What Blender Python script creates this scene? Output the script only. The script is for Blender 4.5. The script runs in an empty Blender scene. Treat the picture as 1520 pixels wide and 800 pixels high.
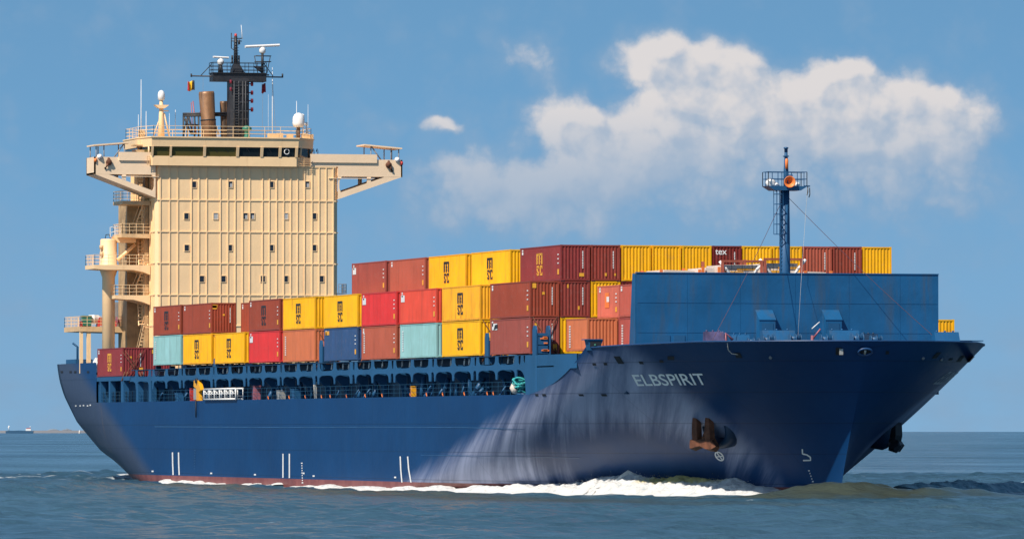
import bpy, bmesh, math, random
import numpy as np
from mathutils import Vector, noise as mnoise
R = math.radians
random.seed(4)
scn = bpy.context.scene
COL = scn.collection

# ---------------------------------------------------------------- camera
F = 10600.0                                   # focal length in photo pixels (1520 wide): a long tele lens
TH = math.atan(2910 / F)
CAM_H, HY = 5.25, 640.0
DV = np.array([-math.cos(TH), math.sin(TH)])
RV = np.array([math.sin(TH), math.cos(TH)])
CP = np.array([0, -16.2]) - ((786.7 - 760) * 572 / F) * RV - 572 * DV
cam = bpy.data.objects.new('camera', bpy.data.cameras.new('camera'))
COL.objects.link(cam)
cam.data.sensor_width = 36.0
cam.data.lens = F / 1520 * 36.0
cam.data.clip_start = 2.0
cam.data.clip_end = 300000.0
cam.location = (CP[0], CP[1], CAM_H)
pitch = math.atan((HY - 400) / F)
look = Vector((DV[0] * math.cos(pitch), DV[1] * math.cos(pitch), math.sin(pitch)))
cam.rotation_euler = look.to_track_quat('-Z', 'Y').to_euler()
scn.camera = cam

# ---------------------------------------------------------------- light and exposure
SUN_AZ, SUN_EL = 53.0, 48.5                   # degrees from the bow towards starboard, and height
SKY_STRENGTH = 0.085
sd = Vector((math.cos(R(SUN_AZ)) * math.cos(R(SUN_EL)), -math.sin(R(SUN_AZ)) * math.cos(R(SUN_EL)), math.sin(R(SUN_EL))))
sun = bpy.data.objects.new('sun', bpy.data.lights.new('sun', 'SUN'))
COL.objects.link(sun)
sun.data.energy = 5.0
sun.data.angle = R(0.5)
sun.data.color = (1.0, 0.91, 0.80)
sun.rotation_euler = sd.to_track_quat('Z', 'Y').to_euler()
scn.view_settings.view_transform = 'Standard'
scn.view_settings.look = 'None'
scn.view_settings.exposure = 0.22
scn.view_settings.gamma = 1.0
scn.view_settings.use_curve_mapping = False


class NT:
    """small helper for node trees"""
    def __init__(self, tree):
        self.t = tree
        self.n = tree.nodes
        self.l = tree.links

    def new(self, kind, **kw):
        n = self.n.new(kind)
        for k, v in kw.items():
            setattr(n, k, v)
        return n

    def put(self, sock, v):
        if isinstance(v, bpy.types.NodeSocket):
            self.l.new(v, sock)
        elif v is not None:
            if sock.type == 'RGBA' and not isinstance(v, (int, float)) and len(v) == 3:
                v = (*v, 1)
            sock.default_value = v

    def math(self, op, a, b=None, c=None, clamp=False):
        n = self.new('ShaderNodeMath', operation=op, use_clamp=clamp)
        for i, v in enumerate((a, b, c)):
            if v is not None:
                self.put(n.inputs[i], v)
        return n.outputs[0]

    def vec(self, op, a, b=None):
        n = self.new('ShaderNodeVectorMath', operation=op)
        self.put(n.inputs[0], a)
        if b is not None:
            if op == 'SCALE':
                self.put(n.inputs[3], b)
            else:
                self.put(n.inputs[1], b)
        return n.outputs[1] if op in ('DOT_PRODUCT', 'LENGTH', 'DISTANCE') else n.outputs[0]

    def comb(self, x, y, z):
        n = self.new('ShaderNodeCombineXYZ')
        for i, v in enumerate((x, y, z)):
            self.put(n.inputs[i], v)
        return n.outputs[0]

    def sep(self, v):
        n = self.new('ShaderNodeSeparateXYZ')
        self.put(n.inputs[0], v)
        return n.outputs

    def noise(self, vec, scale, detail=4, rough=0.55, dist=0.0):
        n = self.new('ShaderNodeTexNoise')
        self.put(n.inputs['Vector'], vec)
        self.put(n.inputs['Scale'], scale)
        n.inputs['Detail'].default_value = detail
        n.inputs['Roughness'].default_value = rough
        n.inputs['Distortion'].default_value = dist
        return n.outputs[0]

    def smooth(self, v, a, b, lo=0.0, hi=1.0):
        n = self.new('ShaderNodeMapRange', interpolation_type='SMOOTHSTEP')
        for i, x in enumerate((v, a, b, lo, hi)):
            self.put(n.inputs[i], x)
        return n.outputs[0]

    def mix(self, f, a, b, blend='MIX'):
        n = self.new('ShaderNodeMix', data_type='RGBA', blend_type=blend)
        self.put(n.inputs[0], f)
        self.put(n.inputs[6], a)
        self.put(n.inputs[7], b)
        return n.outputs[2]


# ---------------------------------------------------------------- sky with clouds
world = bpy.data.worlds.new('World')
scn.world = world
world.use_nodes = True
W = NT(world.node_tree)
W.n.clear()
gen = W.new('ShaderNodeTexCoord').outputs['Generated']
dx, dy, dz = W.sep(gen)
elev = W.math('MAXIMUM', dz, 0.0)
zz = W.math('MULTIPLY_ADD', elev, 3.2, 0.36)
sky = W.new('ShaderNodeTexSky', sky_type='NISHITA')
sky.sun_disc = False
sky.sun_elevation = R(SUN_EL)
sky.sun_rotation = math.atan2(sd.x, sd.y)
sky.altitude = 0
sky.air_density = 1.0
sky.dust_density = 0.5
sky.ozone_density = 1.6
W.put(sky.inputs[0], W.vec('NORMALIZE', W.comb(dx, dy, zz)))
# sky-dome coordinates: tangent of the bearing and of the height, in units of 1/10600
fwd = W.math('MAXIMUM', W.vec('DOT_PRODUCT', gen, (float(DV[0]), float(DV[1]), 0)), 0.02)
uu = W.math('MULTIPLY', W.math('DIVIDE', W.vec('DOT_PRODUCT', gen, (float(RV[0]), float(RV[1]), 0)), fwd), F)
ww = W.math('MULTIPLY', W.math('DIVIDE', dz, fwd), F)
PUFFS = [  # x, y of the puff in the photo's sky, half width, half height, weight
    (990, 84, 62, 44, .85), (930, 92, 50, 36, .45), (1050, 112, 82, 52, .85), (1112, 148, 66, 46, .8), (1000, 138, 72, 50, .6), (1108, 84, 40, 24, .35),
    (1070, 178, 110, 42, .42), (1246, 104, 48, 34, .7), (1222, 150, 84, 60, .8), (1300, 146, 92, 56, .72), (1368, 160, 84, 54, .75),
    (1428, 180, 60, 52, .65), (1340, 205, 150, 52, .50), (1200, 200, 90, 46, .45), (830, 178, 46, 40, .8), (876, 204, 62, 46, .75),
    (905, 238, 74, 34, .55), (956, 186, 60, 32, .62), (930, 222, 84, 44, .4), (865, 268, 90, 32, .35), (1030, 222, 100, 34, .32),
    (780, 82, 56, 36, .62), (650, 188, 30, 14, .72), (720, 278, 130, 46, .42), (800, 302, 150, 44, .40), (690, 245, 80, 34, .34),
    (1000, 266, 150, 50, .36), (1230, 250, 240, 60, .36), (1360, 305, 150, 46, .30), (1120, 325, 150, 40, .26), (580, 190, 80, 34, .2),
    (640, 335, 130, 32, .22), (1440, 290, 110, 50, .22), (900, 335, 190, 36, .24), (1090, 230, 420, 150, .20), (760, 250, 200, 110, .16)]


def cloud_density(ou, ow, det=7, fine=.16):
    g = W.comb(W.math('ADD', uu, ou), W.math('ADD', ww, ow), 0.0)
    warp = W.new('ShaderNodeTexNoise')
    W.put(warp.inputs['Vector'], g)
    warp.inputs['Scale'].default_value = 0.016
    warp.inputs['Detail'].default_value = 5
    off = W.vec('SCALE', W.vec('SUBTRACT', warp.outputs[1], (.5, .5, .5)), 55.0)
    gw = W.vec('ADD', g, off)
    tot = None
    for (px, py, rx, ry, wt) in PUFFS:
        q = W.vec('MULTIPLY', W.vec('SUBTRACT', gw, (px - 760.0, HY - py, 0)), (1 / rx, 1 / ry, 0))
        s = W.smooth(W.vec('LENGTH', q), 0.0, 1.6, wt, 0.0)
        tot = s if tot is None else W.math('ADD', tot, s)
    tot = W.math('MINIMUM', tot, 1.15)
    vo = W.new('ShaderNodeTexVoronoi', feature='F1')
    W.put(vo.inputs['Vector'], W.vec('ADD', g, W.vec('SCALE', off, .5)))
    vo.inputs['Scale'].default_value = 0.021
    vo.inputs['Detail'].default_value = det
    vo.inputs['Roughness'].default_value = .48
    vo.inputs['Lacunarity'].default_value = 2.2
    vo.normalize = True
    bil = W.smooth(vo.outputs['Distance'], .62, .0)              # billows: round heads, sharp creases
    n = W.noise(gw, 0.011, det, 0.55)
    nn = W.math('ADD', W.math('MULTIPLY_ADD', bil, .46, -.22), W.math('MULTIPLY_ADD', n, .7, -.33))
    return W.math('ADD', tot, nn)


d0 = cloud_density(0, 0, 5)
ds = cloud_density(0, 0, 2)
d1 = cloud_density(-17, 17, 2)
edge = W.smooth(d0, 0.38, 0.98)
haze_a = W.smooth(ds, -0.05, 0.85)
shade = W.math('ADD', W.math('SUBTRACT', ds, d1), W.math('MULTIPLY', W.math('SUBTRACT', d0, ds), .30))
lit = W.smooth(shade, -0.36, 0.26)
hgt = W.smooth(ww, 310.0, 520.0, .30, 1.0)
ccol = W.mix(W.math('MULTIPLY', lit, hgt), (4.1, 4.95, 6.15), (7.7, 7.25, 7.1))
# thin veil of far cloud towards the horizon
veil = W.math('MULTIPLY', W.smooth(ww, 480.0, 0.0), W.smooth(W.noise(W.comb(uu, W.math('MULTIPLY', ww, 2.2), 3.0), 0.0055, 5, .55), .34, .72, .45, .80))
skyc = W.mix(1.0, sky.outputs[0], W.mix(W.smooth(dz, .06, .45), (1.34, 1.86, 1.78), (.85, .95, .95)), 'MULTIPLY')
skyc = W.mix(veil, skyc, (2.40, 3.75, 5.40))
skyc = W.mix(W.math('MULTIPLY', haze_a, .62), skyc, (2.85, 4.10, 5.70))
skyc = W.mix(W.math('MULTIPLY', edge, W.smooth(hgt, .3, 1.0, .55, .93)), skyc, ccol)
bg = W.new('ShaderNodeBackground')
W.put(bg.inputs[0], skyc)
bg.inputs[1].default_value = SKY_STRENGTH
W.l.new(bg.outputs[0], W.new('ShaderNodeOutputWorld').inputs[0])


# ---------------------------------------------------------------- materials
def material(name):
    m = bpy.data.materials.new(name)
    m.use_nodes = True
    t = NT(m.node_tree)
    t.n.clear()
    b = t.new('ShaderNodeBsdfPrincipled')
    t.l.new(b.outputs[0], t.new('ShaderNodeOutputMaterial').inputs[0])
    return m, t, b


def paint(name, col, rough=0.45, var=0.25, scale=0.6, dirt=(0.06, 0.04, 0.03), dirt_amt=0.25, metal=0.0, lo_=.56, bump=True):
    m, t, b = material(name)
    oc = t.new('ShaderNodeTexCoord').outputs['Object']
    n = t.noise(oc, scale, 6, .6)
    lo = [c * (1 - var) for c in col]
    hi = [min(1, c * (1 + var)) for c in col]
    c = t.mix(t.smooth(n, .25, .75), lo, hi)
    sn = t.noise(t.vec('MULTIPLY', oc, (1.0, 1.0, 0.12)), scale * 4, 5, .65)
    c = t.mix(t.math('MULTIPLY', t.smooth(sn, lo_, lo_ + .24), dirt_amt), c, dirt)
    t.put(b.inputs['Base Color'], c)
    t.put(b.inputs['Roughness'], t.math('MULTIPLY_ADD', n, .2, rough - .1))
    b.inputs['Metallic'].default_value = metal
    if not bump:
        return m
    bp = t.new('ShaderNodeBump')
    t.put(bp.inputs['Height'], t.noise(oc, .75, 3, .55))
    bp.inputs['Strength'].default_value = .22
    bp.inputs['Distance'].default_value = .12
    t.l.new(bp.outputs[0], b.inputs['Normal'])
    return m


NAVY = (0.011, 0.052, 0.150)
M = dict(
    cream=paint('cream_paint', (0.92, 0.64, 0.355), .5, .04, .25, (.42, .22, .09), .30),
    cream_dirty=paint('worn_cream_paint', (0.66, 0.44, 0.23), .5, .18, .8, (.22, .10, .03), .6),
    wing=paint('pale_cream_paint', (0.89, 0.66, 0.44), .5, .05, .3, (.4, .25, .14), .25),
    yellow=paint('yellow_paint', (0.78, 0.36, 0.01), .45, .1, .5, (.25, .1, .02), .3),
    blue=paint('deck_blue_paint', (0.012, 0.082, 0.195), .5, .14, .25, (.05, .05, .055), .30),
    wall_blue=paint('breakwater_blue_paint', (0.005, 0.088, 0.225), .5, .18, .25, (.045, .075, .115), .6, 0.0, .48),
    navy=paint('navy_paint', NAVY, .4, .12, .3),
    dkblue=paint('dark_blue_paint', (0.006, 0.03, 0.075), .5, .2, .5),
    black=paint('black_mast_paint', (0.018, 0.020, 0.026), .5, .3, 1.2, (.09, .05, .03), .25),
    soot=paint('sooty_metal', (0.27, 0.145, 0.075), .45, .35, .35, (.02, .018, .016), .85, .3, .46),
    white=paint('white_paint', (0.78, 0.78, 0.77), .4, .06, .8, (.4, .33, .25), .2),
    grey=paint('grey_paint', (0.25, 0.26, 0.28), .5, .2, .8),
    rust=paint('rusty_iron', (0.13, 0.046, 0.022), .8, .5, 1.6, (.05, .025, .02), .6),
    orange=paint('orange_paint', (0.85, 0.22, 0.05), .45, .1, .8, (.3, .08, .02), .2),
    red=paint('red_paint', (0.5, 0.04, 0.03), .45, .1, .8),
    pink=paint('faded_red_paint', (0.30, 0.10, 0.13), .5, .2, .8),
    green=paint('green_paint', (0.02, 0.16, 0.11), .5, .15, .8),
    ropegreen=paint('teal_rope', (0.03, 0.30, 0.31), .9, .5, 3.0, (.01, .06, .07), .7),
    steel=paint('galvanised_steel', (0.42, 0.42, 0.40), .45, .15, .8, metal=.3),
    dark=paint('dark_recess', (0.010, 0.013, 0.02), .7, .2, .8),
    gold=paint('gold_cloth', (0.80, 0.48, 0.02), .8, .05, .8),
    maroon=paint('maroon_cloth', (0.18, 0.012, 0.035), .8, .1, .8),
    ink=paint('logo_black', (0.02, 0.018, 0.016), .5, .1, .8),
    logo_yellow=paint('logo_yellow', (0.78, 0.38, 0.03), .5, .1, .8),
    tarp=paint('pale_tarpaulin', (0.68, 0.60, 0.53), .7, .10, .8, (.4, .2, .15), .3),
    stay=paint('stay_wire', (.10, .055, .075), .6, .2),
    mastgrey=paint('mast_grey_paint', (.05, .055, .065), .5, .3, 2.0),
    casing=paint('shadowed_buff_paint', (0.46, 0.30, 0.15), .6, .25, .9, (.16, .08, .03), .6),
    sand=paint('sand_shore', (0.26, 0.26, 0.28), .9, .1, .002, bump=False),
    tree=paint('far_woods', (0.17, 0.21, 0.26), .9, .2, .01, bump=False),
)
m, t, b = material('bridge_glass')
oc = t.new('ShaderNodeTexCoord').outputs['Object']
gy = t.sep(oc)[1]
blind = t.smooth(gy, -1.9, -1.7, 1, 0)          # sun screens are drawn in the starboard windows
t.put(b.inputs['Base Color'], t.mix(t.math('MULTIPLY', blind, .85), (0.012, 0.018, 0.022), (0.115, 0.098, 0.022)))
b.inputs['Roughness'].default_value = .08
M['glass'] = m
m, t, b = material('cabin_glass')
b.inputs['Base Color'].default_value = (0.012, 0.014, 0.022, 1)
b.inputs['Roughness'].default_value = .12
M['pane'] = m
m, t, b = material('curtained_glass')
b.inputs['Base Color'].default_value = (0.42, 0.42, 0.42, 1)
b.inputs['Roughness'].default_value = .15
M['curtain'] = m

# container paint: colour comes from each container, alpha tells how rusty it is
m, t, b = material('container_paint')
oi = t.new('ShaderNodeObjectInfo')
oc = t.new('ShaderNodeTexCoord').outputs['Object']
pos = t.vec('ADD', oc, t.vec('SCALE', (31.0, 17.0, 9.0), oi.outputs['Random']))
n = t.noise(pos, .45, 5, .6)
c = t.mix(t.smooth(n, .25, .78), oi.outputs['Color'], t.mix(1.0, oi.outputs['Color'], (1.22, 1.2, 1.25), 'MULTIPLY'))
c = t.mix(t.smooth(t.noise(pos, 2.4, 6, .7), .50, .85, 0, .30), c, (.30, .22, .19))
c = t.mix(t.smooth(t.noise(t.vec('MULTIPLY', pos, (1.5, 1.5, .2)), 1.1, 5, .6), .48, .75, 0, .28), c, (.06, .035, .03))
st = t.noise(t.vec('MULTIPLY', pos, (2.2, 2.2, .16)), 1.5, 6, .7)
sp = t.noise(pos, 3.2, 7, .72)
lowz = t.smooth(t.sep(oc)[2], 2.6, .05, .15, 1)
rust = t.math('MULTIPLY', t.math('MAXIMUM', t.smooth(st, .50, .74), t.smooth(sp, .62, .74)), t.math('MULTIPLY', oi.outputs['Alpha'], lowz), clamp=True)
c = t.mix(rust, c, (.13, .045, .022))
t.put(b.inputs['Base Color'], c)
b.inputs['Roughness'].default_value = .5
b.inputs['Specular IOR Level'].default_value = .22
M['container'] = m
m, t, b = material('container_underframe')
b.inputs['Base Color'].default_value = (.02, .016, .015, 1)
b.inputs['Roughness'].default_value = .8
M['under'] = m


# ---------------------------------------------------------------- mesh helpers
class MB:
    def __init__(self):
        self.v, self.f, self.mi, self.sm = [], [], [], []

    def add(self, vs, fs, mi=0, smooth=False):
        o = len(self.v)
        self.v += [tuple(map(float, p)) for p in vs]
        for f in fs:
            self.f.append([i + o for i in f])
            self.mi.append(mi)
            self.sm.append(smooth)
        return self

    def box(self, x0, x1, y0, y1, z0, z1, mi=0):
        x0, x1 = min(x0, x1), max(x0, x1)
        y0, y1 = min(y0, y1), max(y0, y1)
        z0, z1 = min(z0, z1), max(z0, z1)
        vs = [(x, y, z) for z in (z0, z1) for y in (y0, y1) for x in (x0, x1)]
        return self.add(vs, [(0, 2, 3, 1), (4, 5, 7, 6), (0, 1, 5, 4), (2, 6, 7, 3), (0, 4, 6, 2), (1, 3, 7, 5)], mi)

    def tube(self, pts, r, n=6, mi=0, cap=True, smooth=True):
        pts = [Vector(p) for p in pts]
        rs = r if isinstance(r, (list, tuple)) else [r] * len(pts)
        vs, fs = [], []
        for i, p in enumerate(pts):
            a = pts[max(0, i - 1)]
            c = pts[min(len(pts) - 1, i + 1)]
            tg = (c - a).normalized()
            up = Vector((0, 0, 1)) if abs(tg.z) < .9 else Vector((1, 0, 0))
            s = tg.cross(up).normalized()
            u = s.cross(tg)
            for k in range(n):
                an = 2 * math.pi * (k + .5) / n
                vs.append(p + rs[i] * (math.cos(an) * s + math.sin(an) * u))
        for i in range(len(pts) - 1):
            for k in range(n):
                k2 = (k + 1) % n
                fs.append((i * n + k, (i + 1) * n + k, (i + 1) * n + k2, i * n + k2))
        self.add(vs, fs, mi, smooth and n > 4)
        if cap:
            o = len(self.v) - len(vs)
            L = (len(pts) - 1) * n
            self.f += [[o + k for k in range(n)], [o + L + k for k in reversed(range(n))]]
            self.mi += [mi, mi]
            self.sm += [False, False]
        return self

    def lathe(self, c, prof, n=16, mi=0, axis=(0, 0, 1)):
        """prof: list of (radius, distance along the axis)"""
        ax = Vector(axis).normalized()
        up = Vector((0, 0, 1)) if abs(ax.z) < .9 else Vector((1, 0, 0))
        s = ax.cross(up).normalized()
        u = s.cross(ax)
        c = Vector(c)
        vs = [c + ax * h + r * (math.cos(2 * math.pi * k / n) * s + math.sin(2 * math.pi * k / n) * u) for r, h in prof for k in range(n)]
        fs = [(i * n + k, i * n + (k + 1) % n, (i + 1) * n + (k + 1) % n, (i + 1) * n + k) for i in range(len(prof) - 1) for k in range(n)]
        self.add(vs, fs, mi, True)
        o = len(self.v) - len(vs)
        if prof[0][0] > .001:
            self.f.append([o + k for k in reversed(range(n))]); self.mi.append(mi); self.sm.append(False)
        if prof[-1][0] > .001:
            L = (len(prof) - 1) * n
            self.f.append([o + L + k for k in range(n)]); self.mi.append(mi); self.sm.append(False)
        return self

    def prism(self, poly, fn, a, b, mi=0):
        """poly (list of 2D points) extruded: fn(p, q, w) -> 3D, w from a to b"""
        n = len(poly)
        vs = [fn(p[0], p[1], a) for p in poly] + [fn(p[0], p[1], b) for p in poly]
        fs = [list(range(n))[::-1], list(range(n, 2 * n))] + [(i, (i + 1) % n, n + (i + 1) % n, n + i) for i in range(n)]
        return self.add(vs, fs, mi)

    def rail(self, pts, h=1.0, r=.03, rails=3, step=1.5, mi=0):
        pts = [Vector(p) for p in pts]
        for k in range(rails):
            z = h * (k + 1) / rails
            self.tube([p + Vector((0, 0, z)) for p in pts], r, 4, mi)
        for a, b_ in zip(pts, pts[1:]):
            n = max(1, round((b_ - a).length / step))
            for i in range(n + 1):
                p = a.lerp(b_, i / n)
                self.tube([p, p + Vector((0, 0, h))], r, 4, mi)
        return self

    def cut(self):
        """what follows is the next piece of build_each"""
        self.cuts = getattr(self, 'cuts', []) + [(len(self.v), len(self.f))]
        return self

    def build_each(self, name, mat, parent=None):
        """every piece becomes an object of its own"""
        cs = [(0, 0)] + [c_ for c_ in getattr(self, 'cuts', []) if c_ != (0, 0)] + [(len(self.v), len(self.f))]
        out = []
        for (v0, f0), (v1, f1) in zip(cs, cs[1:]):
            if f1 > f0:
                h = MB()
                h.v = self.v[v0:v1]
                h.f = [[i - v0 for i in f] for f in self.f[f0:f1]]
                h.mi, h.sm = self.mi[f0:f1], self.sm[f0:f1]
                out.append(h.build(name, mat, parent))
        return out

    def build(self, name, mat, parent=None, fix=True):
        me = bpy.data.meshes.new(name)
        me.from_pydata(self.v, [], self.f)
        for mm in (mat if isinstance(mat, (list, tuple)) else [mat]):
            me.materials.append(mm)
        me.polygons.foreach_set('material_index', self.mi)
        me.polygons.foreach_set('use_smooth', self.sm)
        if fix:
            bm = bmesh.new()
            bm.from_mesh(me)
            bmesh.ops.recalc_face_normals(bm, faces=bm.faces)
            bm.to_mesh(me)
            bm.free()
        me.update()
        o = bpy.data.objects.new(name, me)
        COL.objects.link(o)
        if parent:
            o.parent = parent
        return o


def thing(name, label, cat, loc=(0, 0, 0), group=None):
    o = bpy.data.objects.new(name, None)
    COL.objects.link(o)
    o.location = loc
    o.empty_display_size = .5
    return tag(o, label, cat, group)


def tag(o, label, cat, group=None):
    o['label'] = label
    o['category'] = cat
    if group:
        o['group'] = group
    return o


def atX(px, py, X):
    """real place of something the photo shows at (px, py), standing on the plane at distance X along the ship"""
    a = DV + (px - 760) / F * RV
    D = (X - CP[0]) / a[0]
    return Vector((X, CP[1] + a[1] * D, CAM_H - (py - HY) * D / F))


def atY(px, py, Y):
    a = DV + (px - 760) / F * RV
    D = (Y - CP[1]) / a[1]
    return Vector((CP[0] + a[0] * D, Y, CAM_H - (py - HY) * D / F))


# ---------------------------------------------------------------- hull form
YC, HB = -0.6, 15.7
SIDE = YC - HB


def hull_half(X, z):
    X = np.asarray(X, float)
    z = np.asarray(z, float)
    tt = np.clip(z / 11.7, 0, 1.1)
    Xs = 32.269 + 7.376 * tt ** 1.241
    X0 = -43.835 + 57.253 * tt ** .715
    p = 1.562 + .446 * tt
    q = 1.266 - .714 * tt
    f = np.clip((X - X0) / (Xs - X0), 0, 1)
    bf = HB * np.clip(1 - f ** p, 0, 1) ** q
    Xa = -187 + 13 * np.clip(1 - z / 12.3, 0, 2) ** 1.3
    Xe = -137 - 26 * z / 8.2
    btr = np.interp(z, [-2, -.5, .5, 3.2, 6.2, 9, 10.5, 12.3], [3.0, 6.9, 9.5, 12.6, 14.4, 15.2, 15.4, 15.45])
    s = np.clip((X - Xa) / (Xe - Xa), 0, 1)
    ba = btr + (HB - btr) * (1 - (1 - s) ** 1.8)
    return np.minimum(bf, ba)


def stem_x(z):
    return 32.269 + 7.376 * np.clip(z / 11.7, 0, 1.1) ** 1.241


def stern_x(z):
    return -187 + 13 * np.clip(1 - z / 12.3, 0, 2) ** 1.3


def fore_top(X):
    u = np.clip(X / 16.0, 0, 1)
    return 8.2 + 3.5 * (.35 * u + .65 * u ** 2.2) + .32 * np.clip((X - 16.0) / 16.0, 0, 1)


def hull_point(px, py):
    """first place where the line of sight meets the hull plating, and the plating's normal there"""
    Xg = np.arange(60, -188, -.15)
    ax, ay = DV + (px - 760) / F * RV
    Dg = (Xg - CP[0]) / ax
    Yg, Zg = CP[1] + ay * Dg, CAM_H - (py - HY) * Dg / F
    hit = (stern_x(Zg) < Xg) & (Xg < stem_x(Zg)) & (np.abs(Yg - YC) < hull_half(Xg, Zg))
    i = int(np.argmax(hit))
    lo, hi = Xg[i], Xg[i - 1]
    for _ in range(12):
        mid = (lo + hi) / 2
        p = atX(px, py, mid)
        if stern_x(p.z) < mid < stem_x(p.z) and abs(p.y - YC) < hull_half(mid, p.z):
            lo = mid
        else:
            hi = mid
    p = atX(px, py, hi)
    return p, hull_normal(p.x, p.z, -1 if p.y < YC else 1)


def hull_normal(X, z, sgn):
    e = .05
    bx = (hull_half(X + e, z) - hull_half(X - e, z)) / (2 * e)
    bz = (hull_half(X, z + e) - hull_half(X, z - e)) / (2 * e)
    return Vector((-bx, sgn, -bz)).normalized()


def on_hull(X, z, sgn, off=.03):
    p = Vector((X, YC + sgn * float(hull_half(X, z)), z))
    return p + hull_normal(X, z, sgn) * off


def text_mesh(s):
    """flat vertices and faces of lettering, unit high, spaced as set"""
    cu = bpy.data.curves.new('t', 'FONT')
    cu.body = s
    cu.offset = 0.012
    ob = bpy.data.objects.new('t', cu)
    COL.objects.link(ob)
    dg = bpy.context.evaluated_depsgraph_get()
    me = bpy.data.meshes.new_from_object(ob.evaluated_get(dg))
    vs = [Vector(v.co) for v in me.vertices]
    fs = [list(p.vertices) for p in me.polygons]
    bpy.data.objects.remove(ob)
    bpy.data.meshes.remove(me)
    x0, x1 = min(v.x for v in vs), max(v.x for v in vs)
    y0, y1 = min(v.y for v in vs), max(v.y for v in vs)
    return [((v.x - x0) / (x1 - x0), (v.y - y0) / (y1 - y0)) for v in vs], fs, (x1 - x0) / (y1 - y0)

# ================================================================= SETTING: sea, shore
rng = np.random.default_rng(7)
WAVES = []
for i in range(54):
    lam = 2.0 * (1.042 ** i)                      # 2 m ripples up to 20 m swell
    ang = R(205) + rng.normal() * .75
    k = 2 * math.pi / lam
    WAVES.append((k * math.cos(ang), k * math.sin(ang), rng.uniform(0, 6.28), .0225 * lam ** .36 * (1 if lam < 4.5 else .48)))


def wave_z(X, Y):
    z = np.zeros_like(X)
    for kx, ky, ph, a in WAVES:
        s = np.sin(kx * X + ky * Y + ph)
        z += a * (s + .35 * s * s)
    gx, gy = X * .013, Y * .02
    gust = .75 + .35 * np.sin(gx * 2.1 + gy + 1.3) * np.sin(gy * 1.7 - gx * .6)
    return z * gust


def swell_z(X, Y):
    """the water the hull pushes: bow mound, bow waves running off both bows, hollow along the side"""
    z = 1.10 * np.exp(-((X - 34.5) / 4.6) ** 2 - ((Y + 2.0) / 5.0) ** 2)
    z += .55 * np.exp(-((X - 36) / 4.0) ** 2 - ((Y - 6) / 6.5) ** 2)
    rip = np.exp(-((X - 33) / 9) ** 2 - ((Y + 2) / 11) ** 2)
    rr_ = np.hypot(X - 31, (Y + .5) * 1.2)
    z += rip * (.035 * np.sin(rr_ * 3.1 + .8 * np.sin(Y * .9)) + .03 * np.sin(rr_ * 1.7 + X * .6) + .02 * np.sin(Y * 4.1 + X * 1.2))
    # port bow wave, curving outwards
    yc = 3.4 + (31.5 - X) * .86
    L = np.clip((34.5 - X) / 5, 0, 1) * np.exp(-np.clip(10 - X, 0, 200) / 38)
    rough = .75 + .12 * np.sin(X * .9 + 1) + .12 * np.sin(X * 2.3 + Y * .4) + .10 * np.sin(X * 4.7 + 2 - Y)
    z += .92 * L * rough * np.exp(-((Y - yc) / 1.9) ** 2)
    # starboard bow wave, close to the plating
    yc2 = YC - hull_half(X, 0 * X) - 1.2
    L2 = np.clip((30 - X) / 10, 0, 1) * np.exp(-np.clip(6 - X, 0, 300) / 45)
    z += .30 * L2 * np.exp(-((Y - yc2) / 2.4) ** 2)
    # diverging waves away from the starboard side
    for x0, amp in ((10, .32), (-60, .22), (-120, .26)):
        yd = SIDE - 3 - (x0 - X) * .30
        z += amp * np.clip((x0 - X) / 12, 0, 1) * np.exp(-np.clip(x0 - X, 0, 500) / 55) * np.exp(-((Y - yd) / 2.6) ** 2)
    # wake behind the stern
    z += .5 * np.exp(-((X + 200) / 14) ** 2) * np.exp(-((Y - YC) / 13) ** 2)
    return z - .18 * np.exp(-((X + 60) / 50) ** 2) * np.exp(-((Y - SIDE) / 7) ** 2)


def grow(a, step, far, f):
    out = [a]
    while abs(out[-1]) < far:
        step *= f
        out.append(out[-1] + (step if a > 0 else -step))
    return out


xs = np.arange(-250, 316, .85)
ys = np.arange(-128, 132, .44)
xs = np.concatenate([grow(-250, .85, 90000, 1.13)[:0:-1], xs, grow(xs[-1], .85, 3000, 1.14)[1:]])
ys = np.concatenate([grow(-128, .5, 60000, 1.13)[:0:-1], ys, grow(ys[-1], .5, 60000, 1.13)[1:]])
GX, GY = np.meshgrid(xs, ys, indexing='ij')
fade = np.clip(1 - np.maximum(np.maximum(-250 - GX, GX - 314), np.maximum(-128 - GY, GY - 130)) / 90, 0, 1)
GZ = (wave_z(GX, GY) + swell_z(GX, GY)) * fade
nx, ny = GX.shape
me = bpy.data.meshes.new('sea')
me.vertices.add(nx * ny)
me.vertices.foreach_set('co', np.stack([GX, GY, GZ], -1).astype(np.float32).ravel())
idx = np.arange(nx * ny).reshape(nx, ny)
quads = np.stack([idx[:-1, :-1], idx[1:, :-1], idx[1:, 1:], idx[:-1, 1:]], -1).reshape(-1, 4)
me.loops.add(quads.size)
me.loops.foreach_set('vertex_index', quads.ravel().astype(np.int32))
me.polygons.add(len(quads))
me.polygons.foreach_set('loop_start', (np.arange(len(quads)) * 4).astype(np.int32))
me.polygons.foreach_set('loop_total', np.full(len(quads), 4, np.int32))
me.polygons.foreach_set('use_smooth', np.ones(len(quads), bool))
me.update()
me.validate()
sea = bpy.data.objects.new('sea', me)
COL.objects.link(sea)
sea['kind'] = 'structure'

m, t, b = material('sea_water')
pos = t.new('ShaderNodeTexCoord').outputs['Object']
px_, py_, pz_ = t.sep(pos)
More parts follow.
